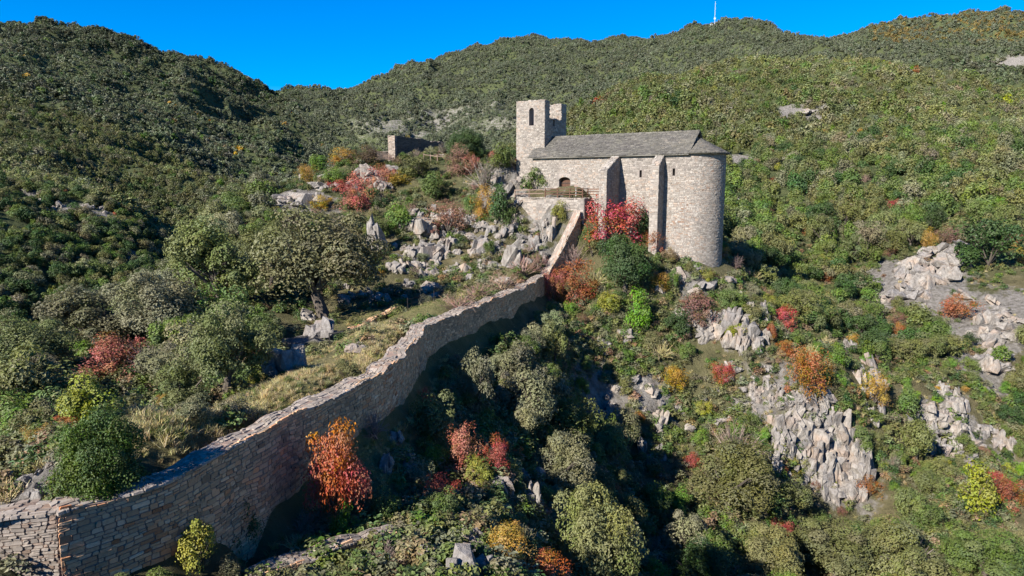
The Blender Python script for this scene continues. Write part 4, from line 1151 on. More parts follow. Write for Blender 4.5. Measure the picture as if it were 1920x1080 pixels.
# ------------------------------------------------------------------ plants: meshes in a unit box (width 1, height 1)
def leaf_quads(pos, nrm, size, r, aspect=0.62):
    n_ = len(pos)
    nrm = nrm / (np.linalg.norm(nrm, axis=1)[:, None] + 1e-9)
    t = np.cross(nrm, r.normal(size=(n_, 3))); t /= np.linalg.norm(t, axis=1)[:, None] + 1e-9
    b = np.cross(nrm, t)
    s = size[:, None]
    V = np.stack([pos - t * s, pos - b * s * aspect, pos + t * s, pos + b * s * aspect], 1)
    V[:, 0] -= nrm * s * 0.25; V[:, 2] -= nrm * s * 0.25
    return V.reshape(-1, 3), np.arange(n_ * 4).reshape(-1, 4)
def crown_mesh(name, seed, clumps, leaves, leaf, z0=0.0, shape='round', mat=None, loose=0.0, cr=(0.16, 0.27), lobes=0.45):
    r = np.random.default_rng(seed)
    d = r.normal(size=(clumps * 4, 3)); d /= np.linalg.norm(d, axis=1)[:, None]
    d = d[d[:, 2] > (-0.45 if shape != 'flat' else -0.2)][:clumps]
    rad = r.uniform(0.3, 1.1, len(d)) ** 0.6 * (1 + lobes * noise3(d, 1.3, seed + 50))
    ctr = d * rad[:, None] * np.array([0.36, 0.36, 0.36]); ctr[:, 2] = ctr[:, 2] * 0.95
    if shape == 'cone':
        k = (ctr[:, 2] + 0.36) / 0.72; ctr[:, :2] *= (1.15 - 0.85 * k)[:, None]
    ctr += np.array([0.06 * math.sin(seed), 0.06 * math.cos(seed * 1.7), 0])
    R = r.uniform(*cr, len(ctr))
    ci = r.integers(0, len(ctr), leaves)
    q = r.normal(size=(leaves, 3)); q /= np.linalg.norm(q, axis=1)[:, None]
    q[:, 2] = np.where((q[:, 2] < -0.3) & (r.random(leaves) < 0.7), -q[:, 2], q[:, 2])
    rr0 = (0.78 + 0.22 * r.random(leaves) ** 0.6) + loose * r.normal(0, 0.3, leaves)
    bump_ = 1 + 0.42 * noise3(q * 1.0 + ctr[ci] * 7, 2.6, seed)
    pos = ctr[ci] + q * (R[ci] * rr0 * bump_)[:, None] * np.array([1, 1, 0.82])
    if loose:
        lo, hi = np.percentile(pos, 1.2, axis=0), np.percentile(pos, 98.8, axis=0)
        ok = np.all((pos > lo - 0.06 * (hi - lo)) & (pos < hi + 0.06 * (hi - lo)), 1)
        pos, q, ci = pos[ok], q[ok], ci[ok]; leaves = len(pos)
    else:
        lo, hi = pos.min(0), pos.max(0)
    pos[:, :2] = (pos[:, :2] - (lo[:2] + hi[:2]) / 2) / max(hi[0] - lo[0], hi[1] - lo[1])
    pos[:, 2] = z0 + (pos[:, 2] - lo[2]) / (hi[2] - lo[2]) * (1 - z0)
    out = q * 1.0 + np.array([0, 0, 0.2]) + r.normal(0, 0.34, (leaves, 3))
    V, Q = leaf_quads(pos, out, leaf * r.uniform(0.55, 1.15, leaves), r)
    cl = r.random((len(ctr), 3))
    col = np.clip(0.72 * cl[ci] + 0.28 * r.random((leaves, 3)), 0, 1)
    return make_mesh(name, V, quads=Q, mat=mat or M['leaf'], col=np.repeat(col, 4, 0))
def limbs_mesh(name, seed, trunk_h, r0, n=6, top=0.75, mat=None):
    r = np.random.default_rng(seed); mb = MB()
    lean = r.normal(0, 0.04, 2)
    p0 = np.array([0, 0, -0.06]); p1 = np.array([lean[0], lean[1], trunk_h])
    mb.tube(p0, p1, r0 * 1.3, r0 * 0.9, 7)
    for i in range(n):
        a = 6.283 * i / n + r.normal(0, 0.3)
        z = r.uniform(0.45, top); rad = r.uniform(0.15, 0.36)
        p2 = p1 + np.array([math.cos(a) * rad * 0.5, math.sin(a) * rad * 0.5, (z - trunk_h) * 0.55])
        p3 = np.array([lean[0] + math.cos(a) * rad, lean[1] + math.sin(a) * rad, z])
        mb.tube(p1, p2, r0 * 0.6, r0 * 0.4, 5); mb.tube(p2, p3, r0 * 0.4, r0 * 0.12, 4)
        for j in range(2):
            b = a + r.normal(0, 0.8); e = p2 + np.array([math.cos(b) * 0.14, math.sin(b) * 0.14, r.uniform(0.08, 0.2)])
            mb.tube(p2, e, r0 * 0.25, r0 * 0.08, 4)
    return mb.mesh(name, mat or M['bark'])
def twig_mesh(name, seed, n=260, mat=None, th=0.006):
    r = np.random.default_rng(seed); mb = MB()
    for i in range(n // 13):
        a = r.uniform(0, 6.28); el = r.uniform(0.35, 1.25)
        d = np.array([math.cos(a) * math.cos(el), math.sin(a) * math.cos(el), math.sin(el)])
        p = np.array([0, 0, 0.0]) + r.normal(0, 0.04, 3) * (1, 1, 0); L = r.uniform(0.4, 0.75)
        q = p + d * L * 0.5 * (0.8, 0.8, 1.0)
        mb.tube(p, q, th * 2.2, th * 1.4, 3)
        for j in range(4):
            d2 = d + r.normal(0, 0.45, 3); d2[2] = abs(d2[2]); d2 /= np.linalg.norm(d2)
            s = p + (q - p) * r.uniform(0.4, 1.0); e = s + d2 * r.uniform(0.2, 0.42)
            mb.tube(s, e, th * 1.2, th * 0.6, 3)
            for k in range(2):
                d3 = d2 + r.normal(0, 0.6, 3); d3 /= np.linalg.norm(d3)
                t = s + (e - s) * r.uniform(0.4, 1); mb.tube(t, t + d3 * r.uniform(0.08, 0.2), th * 0.7, th * 0.4, 3)
    V = np.array(mb.V); lo = V.min(0); hi = V.max(0)
    V[:, :2] = (V[:, :2] - (lo[:2] + hi[:2]) / 2) / max(hi[0] - lo[0], hi[1] - lo[1]); V[:, 2] = (V[:, 2] - lo[2]) / (hi[2] - lo[2])
    return make_mesh(name, V, Fc=mb.F, mat=mat or M['twig'], col=np.array(mb.C))
BIG = [crown_mesh('crown', 11 + k, 46, 20000, 0.0145, 0.12, cr=(0.07, 0.19)) for k in range(3)]
OAK = [crown_mesh('crown', 21 + k, 24, 5200, 0.025, 0.05, cr=(0.09, 0.24)) for k in range(5)]
SHRUB = [crown_mesh('foliage', 41 + k, 20, 3800, 0.026, 0.0, cr=(0.09, 0.25)) for k in range(5)]
CONE = [crown_mesh('foliage', 51 + k, 26, 2600, 0.030, 0.0, 'cone', cr=(0.11, 0.18)) for k in range(2)]
ROUND = [crown_mesh('foliage', 55, 150, 40000, 0.0125, 0.0, cr=(0.09, 0.13), lobes=0.05)]
AUT = [crown_mesh('foliage', 61 + k, 26, 4200, 0.0215, 0.0, loose=0.4, cr=(0.07, 0.22), mat=M['leaf_autumn']) for k in range(4)]
AUTBIG = [crown_mesh('foliage', 66, 48, 7500, 0.021, 0.28, loose=0.3, cr=(0.11, 0.2), mat=M['leaf_autumn_tree']), crown_mesh('foliage', 67, 44, 6500, 0.020, 0.0, loose=0.3, cr=(0.11, 0.2))]
OAK_L = [limbs_mesh('trunk', 71 + k, 0.22, 0.035) for k in range(4)]
BIG_L = [limbs_mesh('trunk', 75 + k, 0.2, 0.04, 9) for k in range(2)]
SHR_L = [limbs_mesh('stem', 81 + k, 0.1, 0.02, 6, 0.7) for k in range(3)]
TWIG = [twig_mesh('twigs', 91 + k) for k in range(3)]
print('plant meshes', round(time.time() - T0, 1))

C = dict(olive=(0.126, 0.133, 0.046), grey=(0.155, 0.152, 0.080), green=(0.092, 0.130, 0.030), dark=(0.046, 0.080, 0.022), bright=(0.105, 0.175, 0.022), lime=(0.20, 0.20, 0.03),
         yellow=(0.410, 0.262, 0.016), gold=(0.328, 0.193, 0.029), orange=(0.328, 0.111, 0.020), rust=(0.246, 0.078, 0.025), coral=(0.35, 0.120, 0.072), crimson=(0.31, 0.040, 0.034), red=(0.32, 0.058, 0.038), pink=(0.213, 0.111, 0.074), tan=(0.205, 0.139, 0.074),
         twig=(0.17, 0.125, 0.10), bramble=(0.21, 0.125, 0.095), straw=(0.40, 0.33, 0.16), blond=(0.30, 0.25, 0.12), grass=(0.13, 0.15, 0.04))
pr_ = np.random.default_rng(123)
NAMEOF = {'tree': 'holm_oak', 'big': 'holm_oak', 'shrub': 'leafy_shrub', 'cone': 'juniper_shrub', 'autumn': 'autumn_shrub', 'autumn_tree': 'autumn_tree', 'bare': 'bare_shrub', 'round': 'round_bush'}
CATOF = {'tree': 'tree', 'big': 'tree', 'shrub': 'shrub', 'cone': 'shrub', 'autumn': 'shrub', 'autumn_tree': 'tree', 'bare': 'shrub', 'round': 'bush'}
PLANTED = []
def plant(kind, pos, w, h, color, label, group=None, jitter=0.12):
    root = empty(NAMEOF[kind], tuple(float(v) for v in pos), pr_.uniform(0, 6.28))
    tag(root, label, CATOF[kind], group)
    i = int(pr_.integers(1000))
    c = np.array(C[color] if isinstance(color, str) else color) * (1 + pr_.normal(0, jitter)) * (1 + pr_.normal(0, jitter * 0.35, 3)); c = np.clip(c, 0.005, 0.8)
    bits = {'tree': [('crown', OAK[i % 5], 1), ('trunk', OAK_L[i % 4], 0)], 'big': [('crown', BIG[i % 3], 1), ('trunk', BIG_L[i % 2], 0)],
            'shrub': [('foliage', SHRUB[i % 5], 1), ('stem', SHR_L[i % 3], 0)], 'cone': [('foliage', CONE[i % 2], 1), ('stem', SHR_L[i % 3], 0)],
            'autumn': [('foliage', AUT[i % 4], 1), ('stem', SHR_L[i % 3], 0)], 'autumn_tree': [('foliage', AUTBIG[0], 1), ('stem', OAK_L[i % 4], 0)],
            'bare': [('twigs', TWIG[i % 3], 1)], 'round': [('foliage', ROUND[0], 1), ('stem', SHR_L[0], 0)]}[kind]
    for nm, me, tinted in bits:
        o = bpy.data.objects.new(nm, me); COL.objects.link(o); o.parent = root
        o.scale = (w, w, h)
        o.color = (*c, 1)
    PLANTED.append((pos[0], pos[1], w, pos[2], h, kind))
    return root
# ---- plants that can be singled out: kind, px, py of the foot, width px, height px, colour, label
NP_ = [
 ('autumn', 1152, 462, 118, 92, 'crimson', 'large crimson shrub against the chapel wall below the terrace'),
 ('big', 1172, 552, 120, 118, 'dark', 'dark green tree right under the crimson shrub'),
 ('autumn', 1084, 566, 92, 82, 'rust', 'rusty orange shrub at the foot of the ramp wall'), ('autumn', 1037, 566, 48, 62, 'coral', 'salmon red shrub at the upper end of the long wall'),
 ('autumn', 1225, 470, 40, 40, 'rust', 'small rusty shrub at the second buttress foot'), ('shrub', 1205, 455, 40, 70, 'dark', 'dark shrub between the crimson shrub and second buttress'), ('autumn', 1255, 492, 42, 30, 'tan', 'tan shrub at the apse foot'),
 ('cone', 1198, 620, 70, 88, 'bright', 'fresh green bushy tree below the dark green one'), ('shrub', 1262, 540, 36, 40, 'green', 'green bush at the pointed rock below the apse'), ('autumn', 1235, 545, 44, 36, 'gold', 'golden shrub left of the green apse bush'),
 ('shrub', 1268, 628, 62, 56, 'dark', 'dark bush left of the brownish red shrub'), ('autumn', 1308, 604, 80, 62, 'pink', 'brownish red shrub under the pale apse ledge'), ('shrub', 1370, 580, 64, 44, 'green', 'green bush above the cracked rock group'),
 ('autumn', 1471, 616, 46, 48, 'crimson', 'crimson shrub right of the cracked rock group'), ('autumn', 1508, 742, 82, 98, 'orange', 'big orange brown shrub on the cliff edge'), ('autumn', 1262, 728, 56, 44, 'yellow', 'bright yellow shrub on the dry slope'),
 ('autumn', 1356, 716, 56, 40, 'red', 'low orange red shrub right of the yellow one'), ('cone', 1568, 690, 50, 56, 'bright', 'bright green bush right of the big orange shrub'), ('autumn', 1445, 640, 26, 40, 'rust', 'small rusty shrub between the rock group and the big orange one'),
 ('autumn', 1667, 404, 50, 32, 'crimson', 'crimson shrub alone on the right hill'), ('autumn', 1770, 462, 56, 42, 'pink', 'pinkish shrub above the bare grey slope'), ('autumn', 1740, 470, 30, 44, 'gold', 'golden shrub left of the pinkish one on the bare slope'), ('autumn', 1680, 635, 30, 34, 'orange', 'small orange shrub in the hollow right of the ridge'), ('autumn', 1800, 600, 70, 50, 'rust', 'rusty brown shrub on the rocky strip at the right'),
 ('autumn_tree', 636, 1000, 122, 232, 'orange', 'orange topped autumn tree with red lower leaves in front of the long wall'),
 ('autumn', 822, 950, 76, 74, 'red', 'vivid red shrub in the middle of the foreground'), ('autumn', 868, 885, 70, 98, 'coral', 'orange red shrub left above the vivid red one'), ('autumn', 926, 888, 60, 82, 'red', 'red shrub right of the orange red one'), ('shrub', 895, 912, 70, 66, 'lime', 'yellow green shrub between the two reddish ones'),
 ('tree', 818, 835, 92, 118, 'olive', 'olive holm oak right in front of the wall bend'), ('autumn', 800, 760, 30, 40, 'red', 'small red shrub at the wall bend'),
 ('autumn', 955, 1056, 104, 92, 'gold', 'golden orange shrub at the bottom centre'), ('autumn', 1030, 1100, 90, 84, 'orange', 'orange shrub right of the golden one at the bottom'), ('autumn', 1085, 1100, 60, 50, 'rust', 'rusty shrub at the bottom under the tall holm oak'),
 ('big', 1122, 1130, 205, 262, 'olive', 'tall olive holm oak in the bottom foreground'), ('big', 1052, 925, 150, 128, 'grey', 'grey green holm oak behind the tall one'), ('tree', 897, 760, 88, 118, 'grey', 'pale grey green tree standing in the shaded ravine'),
 ('tree', 980, 820, 70, 66, 'grey', 'thin grey tree in the ravine right of the pale one'), ('tree', 1040, 690, 60, 100, 'olive', 'narrow olive tree right of the wall top'), ('shrub', 1090, 740, 36, 50, 'bright', 'small fresh green shrub in the dark ravine'),
 ('round', 195, 952, 205, 225, (0.046, 0.074, 0.012), 'large dense round dark green bush behind the long wall'),
 ('autumn', 75, 838, 60, 50, 'gold', 'orange yellow shrub left of the round bush'), ('autumn', 150, 800, 76, 44, 'orange', 'orange shrub behind the round bush'), ('shrub', 168, 790, 132, 110, 'lime', 'yellow green shrub behind the round bush'),
 ('autumn', 214, 712, 128, 96, 'coral', 'coral red shrub among the olive trees on the left'), ('bare', 285, 705, 100, 76, 'twig', 'bare twiggy shrub right of the coral one'),
 ('big', 612, 592, 262, 225, (0.118, 0.126, 0.056), 'big spreading holm oak with dark trunk beside the clearing'),
 ('big', 420, 585, 200, 190, 'olive', 'broad olive oak left of the big spreading one'), ('big', 420, 745, 180, 200, 'olive', 'tall olive oak left of the big shaded boulder'), ('big', 300, 650, 190, 150, 'grey', 'grey green oak above the coral shrub'), ('big', 180, 660, 200, 135, 'grey', 'wide grey oak on the left slope'), ('big', 60, 715, 180, 140, 'olive', 'olive oak near the left edge'), ('big', 55, 780, 150, 130, 'grey', 'shaded grey green oak at the left edge above the orange shrubs'), ('big', 345, 775, 130, 110, 'olive', 'olive oak right of the yellow green shrub'), ('big', 510, 540, 150, 130, 'olive', 'olive oak behind left of the big spreading one'), ('big', 5, 700, 130, 100, 'olive', 'rounded oak at the left edge before the valley'),
 ('shrub', 150, 672, 76, 40, 'bright', 'bright green shrub above the coral one on the left'), ('shrub', 435, 790, 90, 60, 'grey', 'grey green low shrub by the sunny grass'), ('shrub', 360, 790, 80, 60, 'grey', 'pale grey low shrub right of the round bush'), ('shrub', 475, 725, 40, 40, 'lime', 'small yellow green shrub at the foot of the shaded boulder'), ('shrub', 650, 715, 60, 50, 'olive', 'olive shrub in the dry grass by the wall'),
 ('round', 875, 300, 92, 62, 'dark', 'round dark green tree on the hilltop right of the ruin'), ('shrub', 935, 318, 66, 54, 'green', 'green bush between the round tree and the tower'), ('shrub', 597, 330, 46, 42, 'bright', 'bright green bush at the left hilltop edge'), ('shrub', 626, 346, 50, 34, 'bright', 'lower bright green bush right of the first hilltop one'),
 ('autumn', 574, 345, 42, 36, 'gold', 'golden orange shrub at the left end of the hilltop'), ('autumn', 642, 306, 50, 30, 'gold', 'golden shrub left on the hilltop crest'), ('autumn', 682, 308, 62, 36, 'tan', 'tan shrub on the hilltop crest left of the fence'), ('shrub', 782, 332, 78, 42, 'olive', 'olive bush in front of the hilltop ruin'), ('autumn', 858, 330, 48, 60, 'pink', 'pinkish shrub below the round hilltop tree'), ('autumn', 884, 328, 34, 42, 'coral', 'rosy shrub right of the pinkish hilltop one'), ('bare', 912, 362, 92, 70, 'twig', 'bare greyish shrub left of the tower'),
 ('autumn', 716, 352, 52, 46, 'coral', 'coral shrub on the slope below the hilltop fence'), ('autumn', 748, 348, 46, 28, 'yellow', 'yellow shrub right of the coral one'), ('autumn', 668, 392, 60, 70, 'coral', 'reddish shrub on the left side of the crag'), ('autumn', 640, 362, 46, 26, 'crimson', 'dark red low shrub left on the crag'), ('autumn', 600, 392, 44, 28, 'yellow', 'yellow low shrub under the pale hilltop slab'), ('shrub', 815, 372, 76, 52, 'green', 'green bush in the middle of the upper slope'), ('shrub', 750, 432, 66, 64, 'bright', 'bright green bush on the crag top'), ('shrub', 705, 445, 56, 54, 'green', 'green bush left of the bright crag bush'), ('autumn', 842, 440, 92, 66, 'pink', 'pinkish brown shrub on the crag'), ('autumn', 906, 412, 46, 66, 'gold', 'golden little tree on the crag'), ('cone', 941, 425, 60, 84, 'dark', 'dark green bush right of the golden crag tree'), ('shrub', 885, 410, 44, 50, 'green', 'green bush left of the golden crag tree'),
 ('shrub', 1003, 358, 58, 48, 'green', 'green bush left of the chapel door'), ('autumn', 985, 318, 32, 28, 'rust', 'small rusty shrub at the tower corner'), ('shrub', 1047, 415, 34, 42, 'lime', 'yellow green shrub growing on the terrace wall'), ('shrub', 960, 425, 40, 40, 'green', 'green bush under the left terrace end'),
 ('bare', 985, 515, 80, 40, 'bramble', 'pinkish bramble along the top end of the long wall'), ('bare', 935, 545, 100, 40, 'bramble', 'brown bramble thicket inside the wall'), ('bare', 860, 585, 110, 44, 'bramble', 'rounded brown bramble by the clearing fence'), ('bare', 1010, 500, 50, 34, 'bramble', 'small bramble at the ramp wall foot inside'), ('bare', 900, 560, 90, 36, 'bramble', 'bramble strip between clearing and wall'),
 ('bare', 1075, 505, 64, 56, 'twig', 'leafless brown shrub in the angle right of the ramp wall'), ('shrub', 1112, 480, 46, 46, 'olive', 'olive shrub left of the dark green chapel tree'), ('shrub', 1098, 455, 34, 34, 'green', 'green shrub at the foot of the shaded ramp wall'), ('bare', 1120, 540, 70, 44, 'blond', 'dry shrub right of the rusty orange one'), ('shrub', 1140, 590, 60, 46, 'lime', 'yellowish green shrub left of the fresh green bushy tree'),
 ('shrub', 300, 1110, 90, 60, 'green', 'green shrub at the bottom edge under the long wall'), ('shrub', 215, 1115, 80, 50, 'olive', 'olive shrub at the bottom edge near the lower left corner'), ('shrub', 525, 1090, 70, 50, 'grey', 'grey shrub at the near end of the low broken wall'),
 ('bare', 1240, 672, 60, 40, 'blond', 'straw coloured shrub above the yellow one'), ('shrub', 1222, 652, 46, 40, 'olive', 'olive shrub up left of the yellow one'), ('shrub', 1290, 676, 50, 40, 'green', 'green shrub up right of the yellow one'),
 ('bare', 20, 940, 80, 56, 'straw', 'dry straw coloured shrub at the left edge behind the wall'),
 ('shrub', 375, 1075, 110, 130, 'lime', 'sunlit yellow green bush in front of the long wall'), ('shrub', 455, 1030, 95, 120, 'dark', 'dark bush in the shade of the long wall'), ('shrub', 430, 1085, 60, 60, 'grey', 'pale bluish green plant at the bottom'), ('shrub', 590, 1012, 100, 80, 'grey', 'grey green shrub left under the orange topped tree'), ('cone', 645, 1015, 75, 100, 'bright', 'fresh green shrub under the orange topped tree'), ('shrub', 722, 985, 74, 92, 'green', 'green shrub right of the orange topped tree'), ('shrub', 830, 970, 80, 60, 'green', 'green shrub under the vivid red one'), ('bare', 560, 1000, 80, 50, 'twig', 'dry brown shrub by the low broken wall'), ('bare', 760, 1000, 90, 50, 'blond', 'dry grassy shrub at the end of the low wall'),
 ('bare', 700, 820, 70, 70, 'twig', 'leafless shrub at the foot of the long wall'), ('shrub', 660, 1090, 80, 50, 'olive', 'olive low shrub on the bottom edge'),
 ('shrub', 1275, 960, 60, 60, 'bright', 'bright green shrub above the dark gully mouth'), ('autumn', 1300, 880, 36, 36, 'crimson', 'small crimson shrub left of the bottom trees'), ('bare', 1385, 870, 110, 100, 'twig', 'pale leafless tree on the slope left of the cliff'), ('big', 1370, 960, 200, 150, 'olive', 'wide olive oak left below the cliff'), ('autumn', 1465, 1010, 50, 40, 'crimson', 'small crimson shrub under the cliff'), ('autumn', 1630, 930, 50, 44, 'orange', 'orange shrub right under the tall rock buttress'), ('autumn', 1640, 760, 60, 70, 'gold', 'golden brown shrub right of the upper cliff band'), ('shrub', 1610, 850, 60, 60, 'green', 'green shrub clinging right of the tall rock buttress'), ('cone', 1700, 780, 60, 66, 'green', 'green bush left of the pale right crag'), ('cone', 1830, 960, 100, 110, 'lime', 'big yellow green bush below the pale right crag'), ('autumn', 1865, 915, 44, 34, 'crimson', 'crimson shrub right of the yellow green bush'), ('autumn', 1895, 950, 70, 60, 'rust', 'rusty shrub at the right edge below the crag'), ('shrub', 1805, 850, 60, 44, 'green', 'green shrub on the face of the pale right crag'), ('shrub', 1850, 505, 130, 105, 'dark', 'large dark green oak at the right edge above the rocky strip'), ('big', 1560, 1085, 190, 140, 'olive', 'olive oak at the bottom right of centre'), ('big', 1700, 1090, 180, 130, 'olive', 'olive oak at the bottom right'), ('big', 1840, 1090, 170, 120, 'green', 'green oak in the bottom right corner'), ('big', 1450, 1100, 150, 130, 'olive', 'olive oak left of the bottom right group'), ('big', 1300, 1110, 150, 120, 'dark', 'dark oak at the gully mouth'),
]
for kind, px, py, w, h, c, lab in NP_:
    g = ground_hit(px, min(py, 1100)); sc = g[1] / F
    if py > 1100:
        g = ground_hit(px, py); sc = g[1] / F
    g = g + np.array([0, 0, -0.1])
    plant(kind, g, w * sc, h * sc, c, lab)
print('named plants', round(time.time() - T0, 1))
# ------------------------------------------------------------------ the rest of the vegetation
ZONES = {  # name: (phrase, density per m2, mix)   mix: kind, weight, width range m, h/w range, colours
 'left': ('on the wooded slope left of the long wall', 0.24, [('tree', .66, (2.8, 5.4), (.7, 1.0), ['olive', 'olive', 'grey', 'green']), ('shrub', .26, (1.2, 2.4), (.7, 1.0), ['green', 'grey', 'bright', 'olive']), ('autumn', .05, (1.2, 2.2), (.7, 1.0), ['coral', 'gold', 'tan']), ('bare', .03, (1.5, 2.5), (.6, .9), ['twig'])]),
 'terr': ('on the terrace inside the long wall', 0.012, [('shrub', .6, (0.6, 1.4), (.6, .9), ['grey', 'olive', 'green']), ('bare', .4, (0.8, 1.6), (.5, .8), ['twig', 'blond'])]),
 'crag': ('among the rocks of the crag', 0.24, [('shrub', .62, (0.7, 2.0), (.6, 1.0), ['green', 'olive', 'grey', 'dark']), ('autumn', .16, (0.7, 1.6), (.6, 1.0), ['pink', 'tan', 'gold']), ('bare', .22, (1.0, 2.2), (.6, .9), ['twig', 'bramble'])]),
 'top': ('on the hilltop around the ruin', 0.15, [('shrub', .62, (1.0, 2.6), (.6, .9), ['green', 'olive', 'grey', 'dark']), ('autumn', .22, (1.0, 2.2), (.6, .9), ['gold', 'pink', 'tan', 'coral']), ('bare', .16, (1.2, 2.4), (.6, .9), ['twig'])]),
 'rav': ('in the shaded ravine right of the long wall', 0.28, [('tree', .55, (2.2, 4.2), (.8, 1.2), ['olive', 'green', 'grey', 'grey']), ('shrub', .37, (1.0, 2.4), (.7, 1.1), ['green', 'olive', 'olive', 'grey']), ('autumn', .04, (0.8, 1.6), (.7, 1.0), ['rust', 'orange']), ('bare', .04, (1.2, 2.2), (.7, .9), ['twig'])]),  # paler leaf colours stand in for fill light in the deep shade
 'fore': ('on the foreground slope under the long wall', 0.26, [('shrub', .66, (0.7, 1.9), (.6, 1.0), ['green', 'grey', 'olive', 'dark', 'bright']), ('autumn', .08, (0.6, 1.3), (.6, 1.0), ['rust', 'red', 'gold']), ('bare', .26, (0.9, 1.8), (.5, .9), ['twig', 'blond'])]),
 'dry': ('on the dry rocky slope below the apse', 0.3, [('shrub', .62, (0.9, 2.4), (.6, 1.0), ['olive', 'green', 'grey', 'bright', 'lime']), ('autumn', .18, (0.7, 1.9), (.6, 1.0), ['rust', 'gold', 'pink', 'orange', 'tan']), ('bare', .20, (1.0, 2.4), (.6, .9), ['twig', 'blond'])]),
 'bott': ('in the thick scrub at the bottom right', 0.3, [('tree', .55, (2.4, 4.2), (.7, 1.1), ['olive', 'olive', 'green', 'grey']), ('shrub', .35, (1.2, 2.4), (.7, 1.0), ['olive', 'green', 'lime', 'bright']), ('autumn', .07, (1.0, 1.8), (.7, 1.0), ['rust', 'gold', 'orange']), ('bare', .03, (1.4, 2.4), (.7, .9), ['twig'])]),
 'cliff': ('on the limestone cliffs at the right', 0.26, [('shrub', .7, (0.8, 1.9), (.6, 1.0), ['olive', 'green', 'lime', 'bright']), ('autumn', .2, (0.7, 1.5), (.6, 1.0), ['rust', 'gold', 'orange', 'pink']), ('bare', .1, (1.0, 1.8), (.6, .9), ['blond'])]),
 'hollow': ('in the hollow right of the chapel ridge', 0.2, [('tree', .66, (2.8, 4.6), (.65, .95), ['olive', 'olive', 'green', 'dark', 'grey']), ('shrub', .28, (1.4, 2.6), (.6, .9), ['olive', 'green', 'bright']), ('autumn', .06, (1.2, 2.2), (.6, .9), ['rust', 'pink', 'gold'])]),
 'slab': ('beside the bare grey slabs at the right', 0.08, [('shrub', .75, (1.4, 3.2), (.6, .9), ['olive', 'green', 'lime', 'dark']), ('autumn', .25, (1.2, 2.4), (.6, .9), ['rust', 'pink', 'gold', 'coral'])]),
 'hill': ('on the wooded hill right of the chapel', 0.095, [('tree', .78, (2.8, 6.0), (.8, 1.15), ['olive', 'olive', 'grey', 'green', 'green', 'dark']), ('shrub', .13, (1.8, 3.2), (.6, .9), ['green', 'bright', 'olive', 'lime']), ('autumn', .05, (1.6, 2.8), (.6, .9), ['pink', 'rust', 'tan', 'coral']), ('bare', .04, (2.0, 3.4), (.7, 1.0), ['twig'])]),
 'spur': ('on the valley spur at the far left', 0.17, [('tree', .72, (2.8, 5.0), (.65, .95), ['olive', 'green', 'dark', 'grey']), ('shrub', .21, (1.4, 2.6), (.6, .9), ['bright', 'green', 'olive', 'lime']), ('autumn', .07, (1.2, 2.4), (.6, .9), ['gold', 'pink', 'coral'])]),
}
